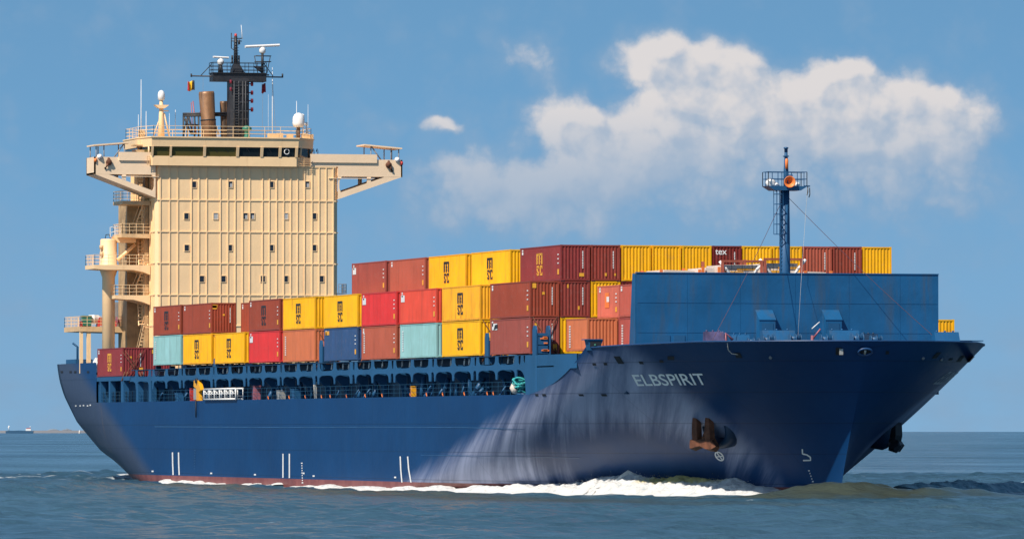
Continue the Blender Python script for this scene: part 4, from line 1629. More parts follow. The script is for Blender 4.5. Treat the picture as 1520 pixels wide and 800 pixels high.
flag(287.8, 277.5, 120, 134, [M['ink'], M['gold'], M['red']], 'black, yellow and red striped flag flying left of the dark mast')
flag(393.5, 387.5, 124, 137.5, [M['maroon']], 'plain maroon flag hanging right of the dark mast')

# funnel uptakes
UX = -176.0
U = lambda px, py: atX(px, py, UX)
for (b0, b1, t0, t1, yb, yt, back_) in (((302.5, 324), 0, (294.5, 317.5), 0, 200, 136, .0), ((330, 341.5), 0, (327.5, 340.5), 0, 200, 150, .5)):
    cb, ct = U((b0[0] + b0[1]) / 2, yb), U((t0[0] + t0[1]) / 2, yt)
    rb, rt = (b0[1] - b0[0]) / 2 / 14.1, (t0[1] - t0[0]) / 2 / 14.1
    cb.x -= back_
    ct.x -= back_
    cb.z = zd - 3
    g = MB()
    ax = (ct - cb)
    L = ax.length
    g.lathe(cb, [(rb, 0), (rb * 1.02, L * .45), (rb * 1.05, L * .62), (rb * 1.05, L * .64), (rb, L * .65), (rt * 1.02, L * .97), (rt * .95, L), (rt * .85, L), (rt * .8, L * .92), (0, L * .92)], 22, 0, ax)
    fn_ = g.build('exhaust_uptake', M['soot'], ship)
    g = MB()
    g.lathe(cb + ax * .64, [(rb * 1.09, -.06), (rb * 1.09, .06)], 22, 0, ax)
    g.build('uptake_band', M['dark'], fn_)
g = MB()
g.tube([U(285.5, 200), U(283.5, 152)], .05, 6).cut()
g.tube([U(291, 200), U(286, 150)], .07, 6).cut()
g.tube([U(312, 200), U(307, 175), U(297, 165)], .12, 6)
g.build_each('small_exhaust', M['pink'], ship)
g = MB()
for px in (272, 278, 288.5, 294.5):
    p, q_ = U(px, 202), U(px, 169 if px > 274 else 171)
    p.z = zd - 1
    g.tube([p, q_], .10, 5)
for py in (171, 168):
    g.tube([U(271, py + 1), U(341, py)], .12, 5)
for a, c_ in (((272, 200), (279, 170)), ((279, 170), (286, 200)), ((278, 185), (294, 186)), ((272, 172), (284, 200)), ((310, 172), (320, 188)), ((320, 188), (324, 200))):
    g.tube([U(*a), U(*c_)], .10, 5)
g.box(UX - 1, UX + 1, U(272, 200).y, U(296, 200).y, zd + .0, zd + .1)
g.build('funnel_gallery', M['black'], ship)
g = MB()
g.box(UX - 3.0, UX + 2.2, U(280, 200).y, U(345, 200).y, zd - 4, zd - .05)
g.build('funnel_casing', M['cream'], ship)

# starboard side: access platforms, stairs and the crane post
PX = SX - 2.0
P_ = lambda px, py: atX(px, py, PX)
def platform(px0, py, thick, raily=True, depth=4.6, arc=False, px1=229, X=None):
    X = PX if X is None else X
    a, c_ = atX(px0, py, X), atX(px1, py, X)
    c_.y = yL - .1
    g = MB()
    z = a.z
    if arc:
        prof = [(a.y, z), (c_.y, z), (c_.y, z - 1.0), (c_.y - .7, z - .72), (c_.y - 1.8, z - thick), (a.y + 1.2, z - thick), (a.y, z - thick * .8)]
    else:
        prof = [(a.y, z), (c_.y, z), (c_.y, z - thick * 1.3), (a.y, z - thick)]
    g.prism(prof, lambda p_, q_, w: (w, p_, q_), X - depth, X)
    pf = g.build('stair_platform', M['cream_dirty'] if not arc else M['cream'], house)
    if raily:
        g = MB()
        pts = [(X - .05, c_.y, z), (X - .05, a.y + .05, z), (X - depth + .05, a.y + .05, z), (X - depth + .05, c_.y, z)]
        g.rail(pts, 1.05, .03, 3, .75)
        g.build('railing', M['cream'], pf)
    return z


zpl = [platform(181.5, 298, .35), platform(181, 347, .35), platform(140, 393, .5, arc=True), platform(171, 438, .45, arc=True), platform(118.5, 484.5, .5, depth=8.0, X=SX - 9.0)]
zl = [zpl[0]] + zpl[1:] + [10.8]
ztop_ = S(210, 252).z
lev = [ztop_] + zpl + [10.8]
for i in range(len(lev) - 1):
    zu, zl_ = lev[i], lev[i + 1]
    yA = P_(208, 350).y
    g = MB()
    n = max(6, int((zu - zl_) / .34))
    dirx = 1 if i % 2 else -1
    for k in range(n):
        tt = (k + .5) / n
        z = zl_ + (zu - zl_) * tt
        x = PX - 2.3 + dirx * (-1.5 + 3.0 * tt)
        yy = yA + .55 * tt
        g.box(x - .14, x + .14, yy, yy + .95, z - .05, z + .05)
    for yy in (0, .95):
        g.tube([(PX - 2.3 - dirx * 1.6, yA + yy, zl_), (PX - 2.3 + dirx * 1.6, yA + .55 + yy, zu)], .07, 4)
        g.tube([(PX - 2.3 - dirx * 1.6, yA + yy, zl_ + .95), (PX - 2.3 + dirx * 1.6, yA + .55 + yy, zu + .95)], .035, 4)
    st_ = g.build('stair_flight', M['cream'], house)
# casing behind the stairs, shadow put into its buff paint
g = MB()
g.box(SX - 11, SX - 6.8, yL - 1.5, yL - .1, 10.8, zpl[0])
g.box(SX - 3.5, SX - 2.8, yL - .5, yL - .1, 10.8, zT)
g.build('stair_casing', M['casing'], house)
g = MB()
p = atX(190, 467, SX - 11.2)
g.box(SX - 11.5, SX - 11.2, p.y - 1.6, p.y + 1.7, zpl[4], p.z + 1.3)
g.build('awning_screen', M['grey'], house)
# crane post
cp = atX(161, 450, SX - 5.0)
cx, cy = cp.x, cp.y
zz = lambda py: atX(161, py, SX - 5.0).z
g = MB()
g.lathe((cx, cy, 8.2), [(.66, 0), (.66, zz(412) - 8.2), (.95, zz(400) - 8.2), (.98, zz(393) - 8.2), (.86, zz(392) - 8.2), (.86, zz(357) - 8.2), (.80, zz(355) - 8.2)], 20)
post = g.build('crane_post', M['cream'], ship)
g = MB()
pa = atX(166, 353, SX - 5.0)
pb = atX(200, 352, SX - 5.0)
g.prism([(pa.y, pa.z + .1), (pb.y, pb.z + .35), (pb.y, pb.z - .6), (pa.y + .5, pa.z - .5)], lambda a, c_, w: (w, a, c_), cx - .6, cx + .6)
g.tube([atX(174, 386, SX - 4.5), atX(201, 363, SX - 4.5)], .18, 8)
g.build('crane_jib', M['cream'], post)
g = MB()
for px, py in ((150.5, 367), (151, 377)):
    p = atX(px, py, SX - 4.6)
    g.lathe(p, [(.22, -.2), (.22, .2)], 8)
g.build('winch_drum', M['cream_dirty'], post)
g = MB()
g.tube([atX(156, 354, SX - 5), atX(157, 348.5, SX - 5), atX(162, 348, SX - 5), atX(163.5, 354, SX - 5)], .05, 5)
g.build('hose_loop', M['dark'], post)
g = MB()
p = atX(171, 346, SX - 5)
g.rail([(p.x, p.y - .55, p.z - .5), (p.x, p.y + .5, p.z - .3)], 1.1, .04, 2, .5)
g.build('folding_rail', M['white'], post)
# legs of the boat deck
g = MB()
for px, w in ((120.5, .16), (131.5, .2), (184, .12), (200, .12)):
    p = atX(px, 500, SX - 9.3)
    g.cut().box(p.x - .18, p.x + .18, p.y - w, p.y + w, 11.25 if px < 150 else 8.2, zpl[4] - .5)
g.build_each('boat_deck_leg', M['cream'], house)
g = MB()
p = atX(115, 520, -180)
g.tube([(p.x, p.y, 11.4), (p.x, p.y, atX(115, 515, -180).z), (p.x, p.y - .5, atX(113, 509, -180).z)], .12, 6)
g.box(-183, -178, p.y - .6, p.y + 1.2, 11.3, 12.75)
g.build('stern_davit', M['blue'], ship)
g = MB()
for k in range(3):
    p = atX(137 + k * 2.5, 534, -172)
    g.tube([(p.x, p.y, 12.0), (p.x - .4, p.y + .5, 12.8)], .12, 6).cut()
g.build_each('mooring_roller', M['white'], ship)

# the raft, its cradle and gear on the boat deck
p = atX(139, 473.5, SX - 10.5)
lr = thing('life_raft', 'white capsule life raft in a red cradle on the boat deck by the crane post', 'life raft', (p.x, p.y, zpl[4]))
zz0 = p.z - zpl[4]
g = MB()
g.lathe((0, -.75, zz0), [(0, 0), (.28, .05), (.42, .25), (.44, .72), (.46, .73), (.46, .79), (.44, .8), (.42, 1.25), (.28, 1.45), (0, 1.5)], 16, 0, (0, 1, 0))
g.build('capsule', M['white'], lr)
g = MB()
for s in (-.45, .45):
    g.prism([(-.55, 0), (.55, 0), (.45, zz0), (.3, zz0 - .38), (-.3, zz0 - .38), (-.45, zz0)], lambda a, c_, w: (a, w, c_), s - .08, s + .08)
g.box(-.5, .5, -1.4, -.8, 0, .55)
g.build('cradle', M['red'], lr)
for (px, py, w, h, mt, nm, lab) in ((128, 484, .9, 1.15, 'green', 'deck_box', 'dark green box at the outer end of the boat deck'), (152, 484, .8, .95, 'red', 'deck_box', 'red box on the boat deck left of the crane post'), (178, 484, .9, .7, 'pink', 'hose_reel', 'red hose reel on the boat deck right of the crane post')):
    p = atX(px, py, SX - 10.3)
    o = thing(nm, lab, nm.replace('_', ' '), (p.x, p.y, zpl[4]))
    if nm == 'hose_reel':
        g = MB()
        g.lathe((0, -.4, .55), [(.5, 0), (.5, .08), (.25, .1), (.25, .7), (.5, .72), (.5, .8)], 14, 0, (0, 1, 0))
        g.build('drum', M['pink'], o)
        g = MB()
        g.box(-.1, .1, -.5, -.42, 0, .6)
        g.box(-.1, .1, .42, .5, 0, .6)
        g.build('stand', M['red'], o)
    else:
        g = MB()
        g.box(-w / 2, w / 2, -w / 2, w / 2, .08, h - .12)
        g.build('body', M[mt], o)
        g = MB()
        g.box(-w / 2 - .04, w / 2 + .04, -w / 2 - .04, w / 2 + .04, h - .12, h)
        g.build('lid', M[mt], o)
# small grid balcony right of the deckhouse
g = MB()
p = S(503, 436)
g.box(SX - 2, SX, yR, S(515, 436).y, p.z, p.z + .08)
g.rail([(SX - .05, yR + .1, p.z), (SX - .05, S(514, 436).y, p.z), (SX - 1.9, S(514, 436).y, p.z)], 1.0, .04, 3, .5)
g.build('side_balcony', M['grey'], house)

# gangway stowed along the side, with its yellow davit
gy_ = SIDE - .15
a, c_ = atY(303, 590, gy_), atY(350, 587, gy_)
gw = thing('gangway', 'white gangway stowed flat along the side passage next to the yellow davit', 'gangway', (a.x, gy_, 8.25))
Lg = c_.x - a.x
g = MB()
zt1 = 1.02
for z in (0.05, zt1):
    for y in (0, .7):
        g.tube([(0, y, z), (Lg, y, z)], .09, 5)
for k in range(7):
    x = Lg * k / 6
    g.tube([(x, 0, .05), (x, 0, zt1)], .07, 5)
    g.tube([(x, .7, .05), (x, .7, zt1)], .05, 5)
    if k < 6:
        g.tube([(x, 0, zt1), (x + Lg / 12, 0, zt1 * .55), (x + Lg / 6, 0, zt1)], .05, 4)
        g.tube([(x, 0, zt1 * .55), (x + Lg / 6, 0, zt1 * .55)], .05, 4)
g.build('truss', M['white'], gw)
g = MB()
for k in range(22):
    x = Lg * k / 21
    g.box(x - .1, x + .1, .1, .6, .3, .36)
g.build('tread', M['grey'], gw)
g = MB()
p = atY(297, 565, gy_ + .4)
g.prism([(p.x - .3, 8.2), (p.x + .9, 8.2), (p.x + .7, p.z - 1.1), (p.x + 1.6, p.z - .9), (p.x + .3, p.z + .05), (p.x - 1.4, p.z + .05), (p.x - 1.5, p.z - .55), (p.x - .4, p.z - .75)], lambda q_, z, w: (q_, w, z), gy_ + .1, gy_ + .45)
dv_ = g.build('gangway_davit', M['yellow'], ship)
g = MB()
g.tube([(p.x - .3, gy_ + .05, 8.3), (p.x - .25, gy_ + .05, 6.6)], .06, 5)
g.lathe((p.x - .1, gy_ + .1, p.z), [(.25, -.15), (.25, .15)], 10, 0, (0, 1, 0))
g.build('davit_hook', M['dark'], dv_)
g = MB()
q_ = atY(291, 583, gy_ + .2)
g.box(q_.x - 1.1, q_.x + .3, gy_ + .2, gy_ + .5, 8.3, 9.4)
g.build('davit_locker', M['steel'], dv_)
# rope heap and float at the forward end of the passage
p = atY(776, 577, -15.7)
rc = thing('rope_coil', 'tangled teal mooring rope heaped at the forward end of the side passage', 'rope', (p.x, -15.6, 8.2))
g = MB()
rr = random.Random(5)
for k in range(16):
    c0 = Vector((rr.uniform(-.5, .5), rr.uniform(-.25, .15), rr.uniform(.35, 1.15)))
    ra, rb = rr.uniform(.35, .75), rr.uniform(.35, .7)
    tl = Vector((rr.uniform(-.5, .5), rr.uniform(-.8, .8), 1)).normalized()
    s = tl.cross(Vector((1, 0, 0.1))).normalized()
    u = s.cross(tl)
    g.tube([c0 + s * ra * math.cos(t_) + u * rb * math.sin(t_) for t_ in np.linspace(0, 6.283, 17)], .075, 5, 0, False)
g.build('rope_loops', M['ropegreen'], rc)
g = MB()
g.lathe((0, .1, 0), [(.7, 0), (.7, .1), (.3, .14), (.3, .5)], 12)
g.build('drum_base', M['blue'], rc)
p = atY(765.5, 579, -15.9)
g = MB()
g.lathe((0, 0, .55), [(0, -.5), (.3, -.42), (.5, 0), (.3, .42), (.1, .5), (.1, .58), (0, .6)], 14)
fl = g.build('float_body', M['tarp'])
o = thing('fender_float', 'pale round fender beside the teal rope heap', 'fender', (p.x, -15.9, 8.2))
fl.parent = o
g = MB()
g.tube([(0, 0, 1.1), (.1, 0, 1.3), (.2, 0, 1.1)], .04, 5)
g.build('float_lanyard', M['ropegreen'], o)

# ================================================================= CONTAINERS
CW = 2.44
YEL, BRN, MRN, RED, TOM, ORG, TEA, NVY, SAL, RST = ((.80, .40, .008), (.265, .052, .027), (.165, .022, .018), (.56, .035, .035), (.60, .070, .040), (.50, .145, .062),
                                                    (.235, .44, .44), (.028, .070, .165), (.50, .13, .085), (.36, .088, .050))


def corrugate(L, H, per, dep, flat=.30):
    """outline points (along, depth) of a trapezoid corrugation"""
    n = max(1, round(L / per))
    p = L / n
    pts = [(-L / 2, 0)]
    for k in range(n):
        o = -L / 2 + k * p
        pts += [(o + p * .18, 0), (o + p * .36, -dep), (o + p * .66, -dep), (o + p * .84, 0)]
    pts.append((L / 2, 0))
    return pts


def panel(pts, z0, z1, fn):
    g = MB()
    n = len(pts)
    vs = [fn(a, d_, z) for z in (z0, z1) for a, d_ in pts]
    g.add(vs, [(i, i + 1, n + i + 1, n + i) for i in range(n - 1)])
    return g


CM = {}


def container_meshes(L, H):
    k = (L, H)
    if k in CM:
        return CM[k]
    hl, hw, out = L / 2, CW / 2, []
    g = MB()
    for sx in (-1, 1):
        for sy in (-1, 1):
            g.box(sx * hl, sx * (hl - .16), sy * hw, sy * (hw - .12), .12, H - .12)
            for z in (0, H - .12):
                g.box(sx * (hl + .004), sx * (hl - .18), sy * (hw + .004), sy * (hw - .16), z, z + .12)
    for sy in (-1, 1):
        g.box(-hl + .18, hl - .18, sy * hw, sy * (hw - .06), .03, .19)
        g.box(-hl + .18, hl - .18, sy * hw, sy * (hw - .06), H - .10, H - .01)
    for sx in (-1, 1):
        g.box(sx * hl, sx * (hl - .1), -hw + .16, hw - .16, .03, .17)
        g.box(sx * hl, sx * (hl - .1), -hw + .16, hw - .16, H - .13, H - .01)
    out.append(('frame', g))
    pts = corrugate(L - .32, H, .278, .036)
    for sy in (-1, 1):
        out.append(('side_panel', panel(pts, .19, H - .10, lambda a, d_, z, s=sy: (a, s * (hw - .012 + d_), z))))
    pts = corrugate(CW - .24, H, .262, .046)
    out.append(('front_panel', panel(pts, .17, H - .13, lambda a, d_, z: (hl - .02 + d_, a, z))))
    g = MB()
    for s in (-1, 1):
        g.box(-hl + .02, -hl + .06, s * .01, s * (hw - .13), .18, H - .14)
        for y in (.3, .85):
            g.tube([(-hl + .005, s * y, .1), (-hl + .005, s * y, H - .1)], .02, 5)
    out.append(('door_panel', g))
    pts = corrugate(L - .3, H, .42, .02)
    g = MB()
    n = len(pts)
    g.add([(a, y, H - .03 + d_) for y in (-hw + .05, hw - .05) for a, d_ in pts], [(i, i + 1, n + i + 1, n + i) for i in range(n - 1)])
    out.append(('roof_panel', g))
    g = MB()
    g.box(-hl + .1, hl - .1, -hw + .07, hw - .07, .08, .14)
    out.append(('underframe', g))
    res = []
    for nm, g in out:
        o = g.build(nm, M['under'] if nm == 'underframe' else M['container'])
        res.append((nm, o.data))
        bpy.data.objects.remove(o)
    CM[k] = res
    return res


def strokes(rects, L0, z0, sx, sz, y):
    g = MB()
    for r in rects:
        if len(r) == 4:
            x0, z0_, x1, z1 = r
            poly = [(x0, z0_), (x1, z0_), (x1, z1), (x0, z1)]
        else:
            poly = r[0]
        g.prism([(L0 + a * sx, z0 + c_ * sz) for a, c_ in poly], lambda p, q_, w: (p, w, q_), y, y + .006)
    return g


# the stacked letters: m above s and c, strokes in a unit box
MSC = [(.02, .50, .20, 1.0), (.40, .50, .58, .97), (.80, .50, .98, .97), ([(.02, .97), (.62, .90), (.62, 1.0), (.02, 1.0)],), (.58, .91, .98, 1.0), (.20, .90, .40, .99),
       (.14, .58, .26, .64), (.52, .58, .66, .64), (.52, .72, .66, .78), (.14, .72, .26, .78),
       ([(.05, .33), (.22, .33), (.22, .26), (.42, .14), (.42, .05), (.27, .05), (.27, .11), (.05, .24)],), (.05, .36, .46, .44), (.10, .0, .42, .07), ([(.36, .30), (.46, .30), (.46, .40), (.36, .40)],), (.05, .05, .17, .12),
       (.56, .10, .72, .40), (.60, .37, .98, .45), (.60, .0, .98, .08), (.86, .30, .98, .40), (.86, .06, .98, .14)]
LOGO = {}


def container(L, H, x0, yrow, z, col, label, rust=.25, logo=None, placard=False, side_marks=0, front_serial=0, stickers=(), top_sign=None, group='shipping containers on deck', side_serial=False):
    root = thing('shipping_container', label, 'container', (x0 + L / 2, yrow, z), group)
    for nm, me in container_meshes(L, H):
        o = bpy.data.objects.new(nm, me)
        COL.objects.link(o)
        o.parent = root
        o.color = (*[c * random.uniform(.93, 1.05) if nm == 'frame' else c for c in col], rust)
    y = -CW / 2
    hl = L / 2
    if logo:
        key = (L, logo)
        if key not in LOGO:
            g = strokes(MSC, -1.15, H * .19, 1.85, H * .62, y - .008)
            o = g.build('logo', M['ink'] if logo == 'black' else M['logo_yellow'])
            o.parent = root
            LOGO[key] = o
        else:
            o = LOGO[key].copy()
            COL.objects.link(o)
            o.parent = root
    if placard:
        g = MB()
        x = -hl + .9
        g.box(x - .55, x + .65, y - .006, y, H - 1.0, H - .42)
        g.build('placard', M['white'], root)
    if side_serial:
        g = MB()
        for k in range(9):
            zc = H - .55 - k * .2
            for dx_ in (0, .25):
                g.box(-hl + .75 + dx_, -hl + .92 + dx_, y - .006, y, zc - .13, zc)
        g.build('serial_marking', M['white'], root)
    if side_marks:
        g = MB()
        rr = random.Random(side_marks)
        for k in range(3):
            zc = H * (.75 - .12 * k)
            g.cut().box(hl - .95, hl - .55, y - .006, y, zc - .09, zc)
        g.cut().box(-hl + .55, -hl + .95, y - .006, y, H * .80, H * .88)
        g.cut().box(-hl + .55, -hl + .95, y - .006, y, H * .90, H * .94)
        g.build_each('small_marking', M['white'], root)
        g = MB()
        g.box(hl - .95, hl - .5, y - .006, y, H * .18, H * .33)
        g.build('warning_sticker', M['logo_yellow'], root)
    xf = hl - .012
    if front_serial:
        g = MB()
        yy = CW * .26
        rr = random.Random(front_serial)
        for k in range(11):
            zc = H - .5 - k * .13
            g.box(xf, xf + .006, yy - .035 - rr.random() * .02, yy + .04, zc - .09, zc)
        g.build('serial_marking', M['white'], root)
    if stickers:
        g = MB()
        for (a, c_, w, h) in stickers:
            g.cut().box(xf, xf + .007, (a - .5) * CW - w / 2, (a - .5) * CW + w / 2, c_ * H - h / 2, c_ * H + h / 2)
        g.build_each('warning_sticker', M['logo_yellow'], root)
    if top_sign:
        vs, fs, asp = text_mesh(top_sign)
        g = MB()
        hh = .34
        g.add([(xf + .01, -CW / 2 + .22 + a * hh * asp * 1.25, H - .72 + c_ * hh * 1.25) for a, c_ in vs], fs)
        g.build('lettering', M['white'], root)
    return root


Z1 = 11.47
HC = 2.9
ZT1, ZT2, ZT3 = Z1, Z1 + HC + .02, Z1 + 2 * (HC + .02)
BAY = (-139.5, -126.1, -112.4, -98.2, -84.6, -68.9, -55.2, -41.7, -27.6, -12.19)
ROW = lambda k: -16.2 + 1.22 + (k - 1) * 2.55
L40, L20 = 12.19, 6.06
ST = ((.14, .88, .5, .3), (.5, .6, .18, .18), (.82, .2, .4, .3))
zf = lambda b: .28 * max(0, (-60 - BAY[b]) / 80)      # the ship trims a little by the bow

C1, C2, C3 = 'containers of the bottom tier along the starboard side', 'containers of the second tier along the starboard side', 'containers of the top tier'
def c1(b, col, lab, **kw): return container(L40, HC, BAY[b], ROW(1), ZT1 + zf(b), col, lab, group=C1, **kw)
def c2(b, col, lab, row=1, **kw): return container(L40, HC, BAY[b], ROW(row), ZT2 + zf(b), col, lab, group=C2, **kw)
def c3(b, col, lab, row=2, **kw): return container(L40, HC, BAY[b], ROW(row), ZT3 + zf(b), col, lab, group=C3, **kw)


c1(0, TEA, 'pale teal container at the aft end of the bottom tier, next to the deckhouse', side_serial=True, rust=.12)
c1(1, YEL, 'yellow container with black letters, bottom tier, right of the aftmost pale teal one', logo='black', rust=.2)
c1(2, YEL, 'yellow container with black letters, bottom tier, left of the bright red one', logo='black', rust=.15)
c1(3, RED, 'bright red container with a white placard in the bottom tier', placard=True, side_marks=1, rust=.1)
c1(4, ORG, 'orange container in the bottom tier between the bright red and the navy one', side_serial=True, rust=.3)
nav = c1(5, NVY, 'navy blue container in the bottom tier, the only dark blue one', side_marks=2, rust=.15)
g = MB()
g.box(-L40 / 2 + .4, -L40 / 2 + 1.9, -CW / 2 - .006, -CW / 2, HC * .80, HC * .92)
g.build('placard', M['logo_yellow'], nav)
c1(6, RST, 'dull brown container in the bottom tier between the navy and the second pale teal one', side_serial=True, side_marks=3, rust=.35)
c1(7, TEA, 'pale teal container amidships in the bottom tier, between brown and yellow', side_serial=True, rust=.12)
c1(8, YEL, 'clean yellow container with black letters directly below the rust-streaked yellow one', logo='black', rust=.12)
cc = c1(9, (.265, .066, .050), 'faded maroon container at the forward corner of the bottom tier, behind crossed lashing rods', front_serial=2, side_marks=4, stickers=((.2, .80, .2, .25), (.85, .18, .35, .5)), rust=.3)
g = MB()
g.box(-L40 / 2 + .6, -L40 / 2 + 2.2, -CW / 2 - .006, -CW / 2, HC * .70, HC * .88)
g.build('placard', M['white'], cc)
g = MB()
g.prism([(-L40 / 2 + 1.1, HC * .70), (-L40 / 2 + 2.3, HC * .74), (-L40 / 2 + 2.3, HC * .86), (-L40 / 2 + 1.5, HC * .84)], lambda p, q_, w: (p, w, q_), -CW / 2 - .012, -CW / 2 - .007)
g.build('placard_emblem', M['ink'], cc)
c2(0, BRN, 'brown container with dark stacked letters at the aft end of the second tier', logo='black', side_marks=5, stickers=((.35, .9, .5, .5),), rust=.2)
c2(1, BRN, 'plain brown container in the second tier whose ribbed end shows beside a gap', side_marks=6, front_serial=3, stickers=ST[:2] + ((.12, .85, .5, .35),), rust=.2)
c2(2, BRN, 'brown container set back one row in the gap of the second tier', row=2, side_marks=7, rust=.2)
c2(3, BRN, 'brown container with dark stacked letters, second tier, above the bright red one', logo='black', side_marks=8, rust=.2)
c2(4, YEL, 'dull yellow container with black letters, second tier, above the orange one', logo='black', rust=.35)
c2(5, YEL, 'yellow container with black letters, second tier, above the navy one', logo='black', rust=.15)
c2(6, RED, 'crimson container with a white placard, second tier, left of the tomato red one', placard=True, side_marks=9, rust=.15)
c2(7, TOM, 'tomato red container with a white placard, second tier, above the pale teal one amidships', placard=True, side_marks=10, rust=.15)
c2(8, (.80, .37, .02), 'rust-streaked yellow container with black letters in the second tier', logo='black', rust=.95)
c2(9, BRN, 'plain brown container at the forward corner of the second tier', side_marks=11, front_serial=4, stickers=((.15, .87, .32, .38), (.46, .66, .2, .22)), rust=.2)
c2(9, (.23, .042, .032), 'brown ribbed container end in the second tier, next to the forward corner', row=2, front_serial=5, stickers=((.25, .86, .12, .3), (.62, .26, .14, .3)), rust=.2)
c2(9, YEL, 'yellow ribbed container end in the second tier behind the shorter brown boxes', row=3, rust=.15)
c2(9, MRN, 'maroon container end in the second tier, partly hidden by the breakwater corner', row=4, stickers=((.35, .8, .4, .3),), rust=.2)
c1(9, YEL, 'yellow container end in the bottom tier, one row in from the forward corner', row_=0) if False else container(L40, HC, BAY[9], ROW(2), ZT1, YEL, 'yellow container end in the bottom tier, one row in from the forward corner', group=C1, rust=.2)
c3(5, (.28, .062, .045), 'maroon container with a white placard at the aft end of the top tier', placard=True, side_marks=12, rust=.2)
c3(6, RST, 'rusty brown plain container in the top tier, left of two yellow ones', side_marks=13, rust=.35)
c3(7, YEL, 'yellow container with black letters, top tier, right of the rusty brown one', logo='black', rust=.12)
c3(8, YEL, 'yellow container with black letters, top tier, touching the maroon one with yellow letters', logo='black', rust=.12)
c3(9, (.215, .034, .032), 'dark maroon container with yellow stacked letters at the forward corner of the top tier', logo='yellow', front_serial=6, side_marks=14, stickers=((.72, .17, .4, .28),), rust=.15)
FRONT = [((.23, .040, .028), dict(front_serial=7, stickers=((.50, .18, .16, .25), (.82, .18, .14, .2)), rust=.15), 'brown ribbed container end in the top tier, right beside the one with yellow letters'),
         (YEL, dict(rust=.55), 'rust-spotted yellow ribbed container end in the top tier, above the breakwater corner'),
         (YEL, dict(rust=.15), 'middle one of three yellow container ends left of the white lettered maroon one'),
         (YEL, dict(rust=.1), 'yellow container end in the top tier, just left of the maroon white lettered one'),
         (MRN, dict(front_serial=8, top_sign='tex', rust=.1), 'maroon ribbed container end with white letters tex in the top tier'),
         (YEL, dict(rust=.1), 'yellow ribbed container end in the top tier, directly left of the foremast'),
         (YEL, dict(rust=.1), 'yellow ribbed container end in the top tier behind the foremast'),
         ((.36, .085, .05), dict(front_serial=9, stickers=(), rust=.2), 'light brown ribbed container end in the top tier, right of the foremast'),
         ((.25, .05, .03), dict(front_serial=10, stickers=((.52, .13, .16, .25), (.8, .13, .14, .2)), rust=.2), 'brown ribbed container end in the top tier beside the last yellow one'),
         (YEL, dict(rust=.1), 'yellow ribbed container end at the far end of the top tier')]
for k, (col, kw, lab) in enumerate(FRONT):
    c3(9, col, lab, row=3 + k, **kw)

# shorter boxes ahead of the main stack, beside the breakwater
ZS, HS = 11.55, 2.59
XS = 6.5
cc = container(L20, HS, XS, -13.78, ZS, ORG, 'short orange container forward, standing lowest beside the bow bulwark', side_serial=True, rust=.3, group='short containers ahead of the main stack')
cc = container(L20, HS, XS, -11.23, ZS + HS + .02, SAL, 'short salmon container forward with a small white label, upper one of the pair', rust=.3, group='short containers ahead of the main stack', side_marks=20)
g = MB()
g.box(-.4, .3, -CW / 2 - .006, -CW / 2, HS * .5, HS * .66)
g.build('placard', M['white'], cc)
g = MB()
g.box(-.9, .25, -CW / 2 - .004, -CW / 2, HS * .32, HS * .78)
g.build('repair_patch', M['orange'], cc)
container(L20, HS, XS + L20 + .05, -11.23, ZS + HS + .02, (.42, .09, .062), 'short brown-red container forward, upper, cut off by the breakwater edge', side_marks=21, rust=.3, group='short containers ahead of the main stack')
container(L20, HS, XS + L20 + .05, -11.23, ZS, (.36, .075, .06), 'short maroon container forward, lower, cut off by the breakwater edge', side_serial=True, rust=.3, group='short containers ahead of the main stack')
container(L20, HS, XS, -11.23, ZS, (.40, .09, .06), 'short brown container forward, lower, tucked behind the orange one', rust=.3, group='short containers ahead of the main stack')
container(L20, HS, XS, 14.15, ZS, YEL, 'short yellow container alone on the far side, right of the breakwater', rust=.25, group='short containers ahead of the main stack')
# two on the after deck
container(L40, HC, -165.9, -15.0, 10.80, (.21, .032, .035), 'maroon container with yellow letters alone on the after deck below the crane post', logo='yellow', front_serial=12, side_marks=22, stickers=((.35, .66, .2, .2), (.78, .25, .4, .3)), rust=.35, group='containers on the after deck')
container(L40, HC, -165.9, -12.45, 10.80, (.22, .03, .035), 'maroon container on the after deck, inner one of the two, mostly hidden', stickers=((.3, .86, .5, .4),), rust=.3, group='containers on the after deck')

